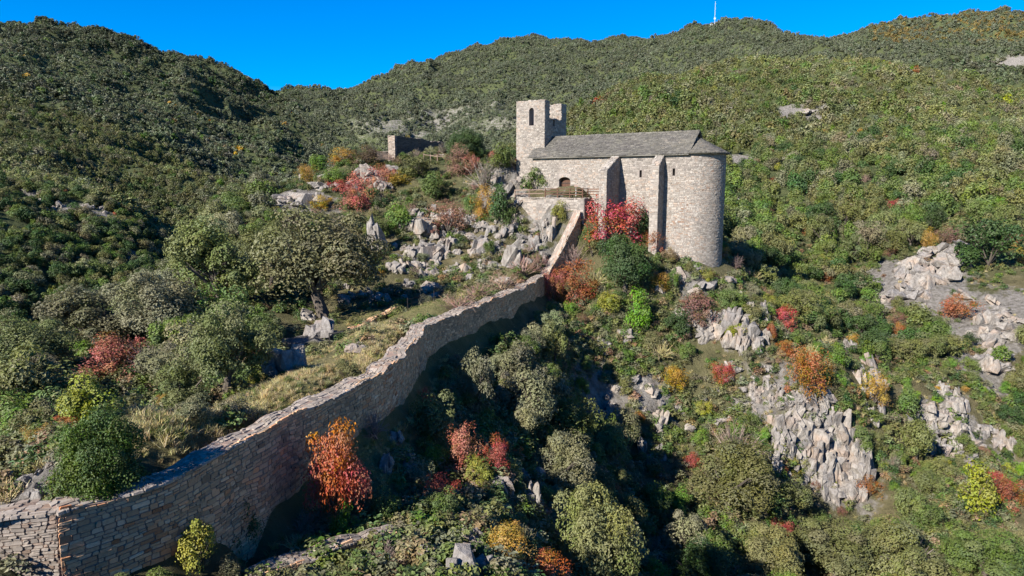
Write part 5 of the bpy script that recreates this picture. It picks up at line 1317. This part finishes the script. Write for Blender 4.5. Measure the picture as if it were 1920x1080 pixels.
SEEDS = [('left', 60, 700, 40), ('left', 200, 640, 52), ('left', 350, 600, 60), ('left', 450, 540, 68), ('left', 300, 720, 40), ('left', 120, 800, 30), ('left', 30, 860, 24), ('left', 420, 680, 44), ('left', 520, 480, 76), ('left', 440, 470, 80), ('left', 480, 430, 90),
 ('terr', 600, 730, 33), ('terr', 480, 790, 27), ('terr', 680, 670, 42), ('terr', 300, 860, 23), ('terr', 760, 590, 57), ('terr', 680, 595, 57), ('terr', 860, 560, 62), ('terr', 620, 640, 48), ('terr', 730, 560, 65), ('terr', 960, 520, 72), ('terr', 1150, 330, 82), ('terr', 1060, 360, 83),
 ('crag', 760, 470, 78), ('crag', 860, 470, 79), ('crag', 960, 450, 80), ('crag', 1010, 450, 80), ('crag', 660, 470, 77), ('crag', 880, 400, 87), ('crag', 780, 400, 88), ('crag', 950, 370, 88),
 ('top', 600, 370, 98), ('top', 680, 340, 100), ('top', 800, 330, 100), ('top', 900, 330, 97), ('top', 740, 290, 112), ('top', 860, 290, 108), ('top', 950, 310, 96), ('top', 620, 400, 90),
 ('rav', 950, 660, 55), ('rav', 860, 740, 44), ('rav', 1030, 620, 62), ('rav', 1050, 760, 56), ('rav', 1150, 800, 60), ('rav', 1150, 950, 50), ('rav', 1060, 950, 40), ('rav', 1230, 980, 52), ('rav', 1120, 700, 60),
 ('fore', 620, 960, 27), ('fore', 780, 900, 31), ('fore', 900, 930, 31), ('fore', 720, 1060, 24), ('fore', 880, 1040, 27), ('fore', 420, 1050, 21), ('fore', 850, 830, 36), ('fore', 200, 1150, 16),
 ('dry', 1150, 580, 70), ('dry', 1220, 680, 66), ('dry', 1300, 580, 71), ('dry', 1280, 760, 62), ('dry', 1380, 660, 66), ('dry', 1440, 650, 68), ('dry', 1400, 560, 75), ('dry', 1350, 720, 64), ('dry', 1530, 680, 68), ('dry', 1200, 520, 73), ('dry', 1330, 510, 74),
 ('bott', 1350, 880, 57), ('bott', 1300, 1050, 47), ('bott', 1450, 1000, 52), ('bott', 1600, 1030, 51), ('bott', 1750, 1000, 53), ('bott', 1880, 1020, 54), ('bott', 1700, 920, 59), ('bott', 1370, 960, 52),
 ('cliff', 1500, 790, 61), ('cliff', 1570, 850, 60), ('cliff', 1480, 880, 58), ('cliff', 1780, 790, 69), ('cliff', 1850, 840, 68), ('cliff', 1640, 800, 65), ('cliff', 1690, 780, 70), ('cliff', 1860, 900, 63),
 ('hollow', 1560, 600, 82), ('hollow', 1650, 620, 84), ('hollow', 1480, 540, 90), ('hollow', 1600, 540, 100), ('hollow', 1700, 680, 78), ('hollow', 1620, 700, 73), ('hollow', 1780, 690, 78), ('hollow', 1900, 740, 75),
 ('slab', 1720, 510, 100), ('slab', 1830, 590, 90), ('slab', 1890, 600, 86), ('slab', 1880, 500, 102), ('slab', 1840, 660, 82),
 ('hill', 1400, 460, 115), ('hill', 1500, 440, 130), ('hill', 1600, 440, 130), ('hill', 1700, 420, 130), ('hill', 1850, 420, 125), ('hill', 1400, 350, 170), ('hill', 1600, 300, 190), ('hill', 1800, 300, 175), ('hill', 1200, 330, 170), ('hill', 1500, 200, 250), ('hill', 1100, 250, 260), ('hill', 1800, 240, 230), ('hill', 1600, 480, 115), ('hill', 1250, 400, 115), ('hill', 1000, 330, 200),
 ('spur', 60, 600, 125), ('spur', 200, 570, 145), ('spur', 100, 420, 180), ('spur', 60, 340, 200), ('spur', 250, 420, 200), ('spur', 330, 500, 170), ('spur', 200, 640, 105), ('spur', 400, 470, 190), ('spur', 500, 400, 200), ('spur', 30, 680, 95), ('spur', 420, 580, 125), ('spur', 700, 320, 200), ('spur', 300, 350, 260), ('spur', 100, 250, 330)]
sd = np.array([[at(px, py, Y)[0] / Y, math.log(Y) * 0.55] for _, px, py, Y in SEEDS]); sn = np.array([list(ZONES).index(s[0]) for s in SEEDS]); zn = list(ZONES)
def zone_of(x, y):
    p = np.stack([x / y, np.log(y) * 0.55], 1)
    out = np.empty(len(x), int)
    for i in range(0, len(x), 20000):
        out[i:i + 20000] = sn[np.argmin(((p[i:i + 20000, None] - sd[None]) ** 2).sum(2), 1)]
    return out
vr = np.random.default_rng(2024)
def jitter_grid(sp, y0, y1, umax=0.86):
    xs = np.arange(-umax * y1, umax * y1, sp); ys = np.arange(y0, y1, sp)
    X, Y = np.meshgrid(xs, ys); X = X.ravel() + vr.uniform(-.5, .5, X.size) * sp; Y = Y.ravel() + vr.uniform(-.5, .5, Y.size) * sp
    k = (np.abs(X / np.maximum(Y, 1)) < umax) & (Y > y0) & (Y < y1)
    return X[k], Y[k]
# keep-out areas
WL = cw_line.p[:, :2]
def wall_dist(x, y):
    out = np.empty(len(x))
    for i in range(0, len(x), 5000):
        out[i:i + 5000] = np.sqrt(((x[i:i + 5000, None] - WL[None, ::3, 0]) ** 2 + (y[i:i + 5000, None] - WL[None, ::3, 1]) ** 2).min(1))
    return out
def in_chapel(x, y, m=0.0):
    dx = x - O_CH[0]; dy = y - O_CH[1]
    s = dx * eu[0] + dy * eu[1]; v = dx * ev[0] + dy * ev[1]
    a = (s > -23 - m) & (s < m) & (v > -0.3 - m) & (v < 7.2 + m)
    b = (s > -20 - m) & (s < -7.5) & (v > -4.2 - m) & (v < 0)
    c = (s ** 2 + (v - RA) ** 2) < (RA + 0.4 + m) ** 2
    return a | b | c
X, Y = jitter_grid(2.0, 17, 215)
zi = zone_of(X, Y)
dens = np.array([ZONES[z][1] for z in zn])[zi] * 4.0
rk = rock_at(X, Y)
gmask = splat(GRASS, X, Y)
dens = dens * (1 - smooth(0.4, 0.9, rk) * 0.93) * (1 - np.clip(gmask * 1.2, 0, 1) * 0.9) * (0.75 + 0.5 * (fbm(X / 9, Y / 9, 3, 15) + 0.5))
keep = vr.random(len(X)) < dens
X, Y, zi = X[keep], Y[keep], zi[keep]
Zg = hgt(X, Y)
wd = wall_dist(X, Y)
NPx = np.array([p[:3] for p in PLANTED])
nd = np.min(np.hypot(X[:, None] - NPx[None, :, 0], Y[:, None] - NPx[None, :, 1]) / np.maximum(NPx[None, :, 2], 0.6), 1)
k = (wd > 1.9) & ~in_chapel(X, Y, 0.6) & (nd > 0.62) & visible(X, Y, Zg + 2.2) & (np.abs(X / Y) < 0.80)
# keep the view of the wall face free of scrub standing close before it
X, Y, Zg, zi = X[k], Y[k], Zg[k], zi[k]
def project(x, y, z):
    dep = y * cP - z * sP; up = y * sP + z * cP
    return 960 + F * x / dep, 540 - F * up / dep
PROT = [(cx_, cy_, w_, h_, Y_) for cx_, cy_, w_, h_, Y_ in NROCK]
for x, y, w, z, h, kd in PLANTED:
    if kd in ('big', 'bare') and not (abs(x + 18) < 4 and y > 50): continue
    a_, b_ = project(x, y, z + h * 0.5); PROT.append((a_, b_, w / y * F, h / y * F, y))
PROT += [(150, 1020, 120, 130, 20), (250, 990, 120, 130, 22), (340, 950, 90, 110, 24), (520, 880, 90, 110, 28), (580, 850, 90, 120, 30), (700, 770, 110, 90, 36), (770, 710, 60, 90, 44), (830, 650, 60, 70, 49), (900, 620, 70, 60, 55), (960, 590, 60, 50, 62),
         (600, 1050, 220, 60, 25), (1145, 340, 300, 110, 76), (1290, 390, 130, 210, 74), (1030, 390, 110, 40, 78), (1060, 440, 50, 80, 76), (600, 735, 130, 60, 34), (690, 660, 90, 60, 41), (780, 580, 110, 20, 58), (430, 810, 120, 30, 26)]
PROT = np.array(PROT)
def clear_view(x, y, z, w, h):
    a_, b_ = project(x, y, z + h * 0.5); wp = w / y * F; hp = h / y * F
    near_ = PROT[:, 4] > y + 0.3
    return not np.any(near_ & (np.abs(PROT[:, 0] - a_) < 0.36 * (PROT[:, 2] + wp)) & (np.abs(PROT[:, 1] - b_) < 0.36 * (PROT[:, 3] + hp)))
recs = []
COLW = {'olive': 'olive green', 'grey': 'grey green', 'green': 'mid green', 'dark': 'dark green', 'bright': 'bright green', 'lime': 'yellow green', 'gold': 'golden', 'orange': 'orange', 'rust': 'rusty', 'coral': 'coral red', 'pink': 'pinkish brown', 'tan': 'tan', 'red': 'red', 'twig': 'leafless grey', 'bramble': 'brown', 'blond': 'straw coloured'}
KW_ = {'tree': 'holm oak', 'shrub': 'leafy shrub', 'autumn': 'autumn shrub', 'bare': 'dry shrub'}
for x, y, z, q in zip(X, Y, Zg, zi):
    ph, _, mix = ZONES[zn[q]]
    t = vr.random() * sum(m[1] for m in mix)
    for m in mix:
        t -= m[1]
        if t <= 0: break
    w = vr.uniform(*m[2]); h = w * vr.uniform(*m[3]); c = m[4][vr.integers(len(m[4]))]
    if y < 110 and not clear_view(x, y, z, w, h): continue
    recs.append((m[0], x, y, z, w, h, c, ph))
LAND = [('the chapel door', 1058, 345), ('the tower', 1010, 240), ('the apse top', 1330, 280), ('the apse foot', 1300, 500), ('the crimson chapel shrub', 1152, 415), ('the dark green chapel tree', 1172, 495), ('the ruin', 775, 270), ('the round hilltop tree', 875, 270), ('the pale hilltop slab', 560, 370),
 ('the big spreading oak', 612, 490), ('the big shaded boulder', 525, 655), ('the coral shrub', 214, 660), ('the round dark bush', 195, 850), ('the orange topped tree', 636, 845), ('the vivid red shrub', 822, 905), ('the wall bend', 800, 640), ('the golden bottom shrub', 955, 1010), ('the tall bottom oak', 1122, 980),
 ('the pale ravine tree', 897, 700), ('the ravine scree', 1120, 770), ('the dark gully', 1220, 860), ('the yellow shrub', 1262, 705), ('the cracked rock group', 1375, 600), ('the big orange shrub', 1508, 695), ('the upper cliff band', 1500, 770), ('the tall rock buttress', 1580, 870), ('the pale right crag', 1800, 800), ('the yellow green bush', 1830, 910),
 ('the bare grey slope', 1720, 510), ('the rocky right strip', 1850, 620), ('the crimson hill shrub', 1667, 390), ('the bare hill patch', 1500, 212), ('the small hill patch', 1370, 205), ('the apse shadow', 1600, 540), ('the left scree strip', 150, 390), ('the bright crag bush', 748, 400), ('the white crag boulder', 928, 495), ('the ribbed rock pillar', 962, 455),
 ('the clearing', 760, 580), ('the long wall foot', 700, 850), ('the low bottom wall', 610, 1040), ('the left picture edge', 20, 600), ('the lower right corner', 1880, 1040), ('the right picture edge', 1900, 330), ('the ramp wall', 1060, 440), ('the white bottom rock', 865, 1040), ('the wide olive oak', 1370, 890), ('the lower left corner', 40, 1000)]
LPX = np.array([(l[1], l[2]) for l in LAND], float)
DIRS = ['right of', 'below right of', 'below', 'below left of', 'left of', 'above left of', 'above', 'above right of']
ORD = ['nearest', 'second', 'third', 'fourth', 'fifth', 'sixth', 'seventh', 'eighth', 'ninth', 'tenth', 'eleventh', 'twelfth', 'thirteenth', 'fourteenth', 'fifteenth', 'sixteenth', 'seventeenth', 'eighteenth', 'nineteenth', 'twentieth']
def place_words(x, y, z):
    a_, b_ = project(x, y, z); d = np.hypot(LPX[:, 0] - a_, LPX[:, 1] - b_); i = int(np.argmin(d))
    ang = math.atan2(b_ - LPX[i, 1], a_ - LPX[i, 0]); k_ = int(round(ang / (math.pi / 4))) % 8
    return f'{DIRS[k_]} {LAND[i][0]}', d[i]
def label_all(items):
    # items: (object, look words, x, y, z, group): name each by its look and its place by the nearest landmark, counted outwards
    by = {}
    for o, look, x, y, z, g in items:
        pl, d = place_words(x, y, z); by.setdefault((look, pl), []).append((d, o, g))
    for (look, pl), l_ in by.items():
        l_.sort(key=lambda q: q[0])
        for i, (d, o, g) in enumerate(l_):
            o['label'] = f'{look} {pl}' if len(l_) == 1 else f'{ORD[min(i, 19)]} {look} {pl}'
            o['group'] = g
LIM = {'tree': 285, 'shrub': 285, 'autumn': 150, 'bare': 130}
byk = {}
ITEMS = []
FLOOK = {'boulders of the crag': 'grey crag boulder', 'stones above the clearing': 'shaded loose stone', 'hilltop rocks': 'pale hilltop rock', 'rocks below the tower': 'grey slope rock', 'rocks below the apse': 'pale slope rock', 'rocks of the dry slope': 'pale dry slope rock', 'scree stones in the ravine': 'bluish scree stone', 'rocks under the long wall': 'shaded grey rock', 'slabs of the bare slope': 'light grey slab', 'slabs at the right edge': 'light grey slab', 'scree on the left spur': 'grey scree stone', 'rocks in the lower left': 'shaded bluish rock', 'rocks at the bottom edge': 'jagged white rock'}
for r_ in recs: byk.setdefault(r_[0], []).append(r_)
rest = []
for kd, lst in byk.items():
    lst.sort(key=lambda q: -q[4] / q[2])
    for q in lst[:LIM[kd]]:
        o = plant(kd, (q[1], q[2], q[3] - 0.1), q[4], q[5], q[6], 'plant', None)
        ITEMS.append((o, f"{COLW[q[6]]} {KW_[kd]}", q[1], q[2], q[3] + q[5] / 2, f"{KW_[kd]}s {q[7]}"))
    rest += lst[LIM[kd]:]
for o, lab, grp, g in FIELD:
    tag(o, None, 'rock', grp)
    ITEMS.append((o, FLOOK[grp], g[0], g[1], g[2], grp))
label_all(ITEMS)
print('scattered plants', len(recs), 'as mass', len(rest), round(time.time() - T0, 1))

# ---- masses (geometry nodes instances on points)
def mass(name, label, pos, rot, scl, tint, idx, templates, y=None):
    col = bpy.data.collections.new(name + '_templates')
    for i, me in enumerate(templates):
        col.objects.link(bpy.data.objects.new(f'{name}_template_{i:02d}', me))
    me = bpy.data.meshes.new(name)
    me.vertices.add(len(pos)); me.vertices.foreach_set('co', np.asarray(pos, np.float32).ravel())
    for nm, ty, arr, key in (('rot', 'FLOAT_VECTOR', rot, 'vector'), ('scl', 'FLOAT_VECTOR', scl, 'vector'), ('tint', 'FLOAT_VECTOR', tint, 'vector'), ('pick', 'INT', idx, 'value')):
        a = me.attributes.new(nm, ty, 'POINT'); a.data.foreach_set(key, np.asarray(arr, np.float32 if ty != 'INT' else np.int32).ravel())
    me.update()
    o = link(name, me)
    ng = bpy.data.node_groups.new(name, 'GeometryNodeTree')
    ng.interface.new_socket('Geometry', in_out='INPUT', socket_type='NodeSocketGeometry'); ng.interface.new_socket('Geometry', in_out='OUTPUT', socket_type='NodeSocketGeometry')
    gi = ng.nodes.new('NodeGroupInput'); go = ng.nodes.new('NodeGroupOutput')
    mp = ng.nodes.new('GeometryNodeMeshToPoints'); iop = ng.nodes.new('GeometryNodeInstanceOnPoints')
    ci = ng.nodes.new('GeometryNodeCollectionInfo'); ci.inputs['Collection'].default_value = col; ci.inputs['Separate Children'].default_value = True; ci.inputs['Reset Children'].default_value = True
    def na(nm, ty):
        q = ng.nodes.new('GeometryNodeInputNamedAttribute'); q.data_type = ty; q.inputs['Name'].default_value = nm; return q.outputs['Attribute']
    ng.links.new(gi.outputs[0], mp.inputs['Mesh']); ng.links.new(mp.outputs[0], iop.inputs['Points']); ng.links.new(ci.outputs[0], iop.inputs['Instance'])
    iop.inputs['Pick Instance'].default_value = True
    ng.links.new(na('pick', 'INT'), iop.inputs['Instance Index'])
    e2r = ng.nodes.new('FunctionNodeEulerToRotation'); ng.links.new(na('rot', 'FLOAT_VECTOR'), e2r.inputs[0]); ng.links.new(e2r.outputs[0], iop.inputs['Rotation'])
    ng.links.new(na('scl', 'FLOAT_VECTOR'), iop.inputs['Scale']); ng.links.new(iop.outputs[0], go.inputs[0])
    md = o.modifiers.new('scatter', 'NODES'); md.node_group = ng
    tag(o, label, None, None, 'stuff')
    return o
def with_mat(meshes, mat):
    out = []
    for me in meshes:
        c = me.copy(); c.materials.clear(); c.materials.append(mat); out.append(c)
    return out
def tints(names, r, jit=0.14):
    b = np.array([C[c] for c in names]); return np.clip(b * (1 + r.normal(0, jit, (len(b), 1))) * (1 + r.normal(0, jit * 0.35, b.shape)), 0.004, 0.8)
def rots(n_, r): return np.stack([r.normal(0, 0.06, n_), r.normal(0, 0.06, n_), r.uniform(0, 6.28, n_)], 1)
MID = [crown_mesh('mid_crown', 301 + k, 18, 1300, 0.045, 0.0, cr=(0.10, 0.24), mat=M['leaf_mass']) for k in range(5)]
FAR = [crown_mesh('far_crown', 311 + k, 12, 420, 0.078, 0.0, cr=(0.14, 0.28), mat=M['leaf_mass']) for k in range(5)]
VFAR = [crown_mesh('distant_crown', 321 + k, 7, 130, 0.14, 0.0, cr=(0.18, 0.3), mat=M['leaf_mass']) for k in range(4)]
if rest:
    A_ = np.array([(q[1], q[2], q[3] - 0.1) for q in rest]); Wd = np.array([q[4] for q in rest]); Hh = np.array([q[5] for q in rest])
    ix = np.array([5 + vr.integers(2) if q[0] == 'bare' else vr.integers(5) for q in rest])
    mass('hillside_scrub', 'dense olive scrub and small oaks covering the nearer hillsides', A_, rots(len(A_), vr), np.stack([Wd, Wd, Hh], 1), tints([q[6] for q in rest], vr), ix, MID + with_mat(TWIG[:2], M['twig_mass']))
def forest(name, label, sp, y0, y1, wr, templates, pal, seed, hr=(0.8, 1.15), cover=0.86):
    global vr
    X, Y = jitter_grid(sp, y0, y1)
    Zg = hgt(X, Y)
    rk = rock_at(X, Y) * (0.8 + 0.9 * fbm(X / (0.02 * y1), Y / (0.03 * y1), 3, 71))
    k = visible(X, Y, Zg + wr[1]) & (vr.random(len(X)) < cover * (1 - np.clip(rk * 1.15, 0, 0.97))) & (np.abs(X / Y) < 0.82)
    X, Y, Zg = X[k], Y[k], Zg[k]
    n_ = len(X)
    w = vr.uniform(*wr, n_) * np.clip(1 + 0.35 * fbm(X / 18, Y / 18, 2, seed + 3), 0.6, 1.5); h = w * vr.uniform(*hr, n_)
    nz = fbm(X / (0.05 * y1), Y / (0.05 * y1), 3, seed)
    names = []
    cu_ = np.array([q[1] for q in pal]); cu_ = np.cumsum(cu_ / cu_.sum())
    t = np.clip(vr.random(n_) * 0.75 + 0.25 * (0.5 + 0.6 * nz), 0, 0.999)
    ii = np.searchsorted(cu_, t)
    names = [pal[i][0] for i in ii]
    # an autumn beech wood crowns the far right mountain
    tn = tints(names, vr)
    au = (X / Y > 0.50) & (Zg / Y > 0.20) & (Y > 500)
    big_ = fbm(X / 55, Y / 55, 3, seed + 5); sm_ = fbm(X / 16, Y / 16, 2, seed + 9)
    tn = tn * (1 + 0.28 * big_ + 0.12 * sm_)[:, None]
    bk = (X / Y > -0.30) & (Y > 560)
    tn[bk] = 0.55 * tn[bk] + 0.45 * np.array([0.135, 0.145, 0.092])
    tn = np.clip(tn, 0.01, 0.8)
    m_ = au & (vr.random(n_) < 0.32)
    tn[m_] = np.array([0.17, 0.125, 0.04]) * (1 + vr.normal(0, 0.2, (m_.sum(), 1)))
    mass(name, label, np.stack([X, Y, Zg - 0.38 * h], 1), rots(n_, vr), np.stack([w, w, h], 1), tn, vr.integers(0, len(templates), n_), templates)
    print(name, n_)
PALF = [('dark', .07), ('green', .15), ('olive', .5), ('grey', .2), ('lime', .012), ('bright', .03), ('tan', .01), ('gold', .006), ('rust', .006)]
C['deep'] = (0.085, 0.098, 0.048); C['deepgrey'] = (0.10, 0.108, 0.066)
PALM = [('dark', .14), ('deep', .5), ('deepgrey', .28), ('green', .05), ('tan', .008), ('gold', .004)]
forest('hill_woodland', 'unbroken holm oak woodland on the nearer hill flanks', 3.0, 212, 430, (2.8, 5.6), FAR, PALF, 81)
forest('mountain_woodland', 'evergreen forest covering the mountain slopes', 3.9, 428, 900, (3.6, 6.4), VFAR, PALM, 82)
forest('distant_forest', 'far evergreen forest on the skyline ridges', 5.0, 897, 1700, (4.8, 7.8), VFAR, PALM, 83)
print('forests', round(time.time() - T0, 1))

# ---- undergrowth and grass near by
def tuft_mesh(name, seed, n_, mat, spread=0.35, lean=0.5):
    r = np.random.default_rng(seed)
    a = r.uniform(0, 6.28, n_); ra = spread * np.sqrt(r.random(n_))
    b = np.stack([np.cos(a) * ra, np.sin(a) * ra, np.zeros(n_)], 1)
    d = np.stack([r.normal(0, lean, n_), r.normal(0, lean, n_), np.ones(n_)], 1); d /= np.linalg.norm(d, axis=1)[:, None]
    L = r.uniform(0.45, 1.0, n_)[:, None]
    sd_ = np.stack([-np.sin(a * 3), np.cos(a * 3), np.zeros(n_)], 1) * 0.022
    mid = b + d * L * 0.6; tip = b + d * L; tip[:, :2] += d[:, :2] * 0.25 * L; tip[:, 2] -= 0.08
    V = np.stack([b - sd_, b + sd_, mid + sd_ * 0.8, mid - sd_ * 0.8, tip], 1).reshape(-1, 3)
    Fc = []
    for i in range(n_):
        k = i * 5; Fc += [(k, k + 1, k + 2, k + 3), (k + 3, k + 2, k + 4)]
    return make_mesh(name, V, Fc=Fc, mat=mat, col=np.repeat(r.random((n_, 3)), 5, 0))
TUFT = [tuft_mesh('grass_tuft', 401 + k, 55, M['grass_mass']) for k in range(3)]
CUSH = [crown_mesh('cushion', 411 + k, 9, 240, 0.085, 0.0, cr=(0.2, 0.3), mat=M['leaf_mass']) for k in range(3)]
X, Y = jitter_grid(0.21, 17, 62)
gm = splat(GRASS, X, Y)
k = (vr.random(len(X)) < np.clip(gm * 1.5, 0, 1) * 0.9) & (wall_dist(X, Y) > 0.5) & ~in_chapel(X, Y)
X, Y, gm = X[k], Y[k], gm[k]
# only the inner side of the wall
Zg = hgt(X, Y); n_ = len(X)
hh = vr.uniform(0.16, 0.42, n_) * np.where(Y > 48, 0.35, 1.0) * (0.7 + 0.6 * (fbm(X / 2.2, Y / 2.2, 2, 5) + 0.5))
hh = np.clip(hh, 0.08, 0.8)
nm = np.where(Y > 50, np.where(vr.random(n_) < 0.7, 'grass', 'blond'), np.where(vr.random(n_) < 0.7, 'straw', np.where(vr.random(n_) < 0.5, 'blond', 'grass')))
mass('dry_grass', 'tall dry straw coloured grass along the inside of the long wall', np.stack([X, Y, Zg - 0.03], 1), rots(n_, vr), np.stack([hh * 1.2, hh * 1.2, hh], 1), tints(list(nm), vr), vr.integers(0, 3, n_), TUFT)
print('grass', n_)
X, Y = jitter_grid(0.36, 17, 125)
zi = zone_of(X, Y)
cov = {'left': .85, 'terr': .2, 'crag': .42, 'top': .5, 'rav': .95, 'fore': .95, 'dry': .95, 'bott': .9, 'cliff': .8, 'hollow': .7, 'slab': .3, 'hill': .5, 'spur': .6}
cv = np.array([cov[z] for z in zn])[zi] * np.clip(0.65 + 0.7 * fbm(X / 3.5, Y / 3.5, 3, 33), 0.05, 1.2) * (1 - 0.95 * smooth(0.5, 0.85, rock_at(X, Y))) * (1 - np.clip(splat(GRASS, X, Y) * 1.3, 0, 1) * 0.92) * np.where(Y > 85, 0.5, 1.0)
k = vr.random(len(X)) < cv
X, Y, zi = X[k], Y[k], zi[k]
Zg = hgt(X, Y)
k = visible(X, Y, Zg + 0.9) & (wall_dist(X, Y) > 1.2) & ~in_chapel(X, Y, 0.3) & (np.abs(X / Y) < 0.79)
X, Y, Zg, zi = X[k], Y[k], Zg[k], zi[k]; n_ = len(X)
isg = vr.random(n_) < np.array([{'left': .25, 'terr': .6, 'crag': .35, 'top': .35, 'rav': .25, 'fore': .4, 'dry': .45, 'bott': .3, 'cliff': .5, 'hollow': .3, 'slab': .5, 'hill': .25, 'spur': .25}[z] for z in zn])[zi]
sz = vr.uniform(0.4, 1.0, n_) ** 1.3 * 1.6; sz = np.where(isg, sz * 0.42, sz * 0.95)
nm = np.where(isg, np.array(['straw', 'straw', 'blond', 'grass', 'olive'])[vr.integers(0, 5, n_)], np.array(['olive', 'olive', 'grey', 'green', 'green', 'dark', 'olive', 'grey', 'tan', 'green'])[vr.integers(0, 10, n_)])
mass('undergrowth', 'low tufts of grass and herbs between the shrubs and rocks', np.stack([X, Y, Zg - 0.05], 1), rots(n_, vr), np.stack([sz, sz, sz * np.where(isg, 0.8, 0.7)], 1), tints(list(nm), vr), np.where(isg, vr.integers(3, 6, n_), vr.integers(0, 3, n_)), CUSH + TUFT)
print('undergrowth', n_, round(time.time() - T0, 1))
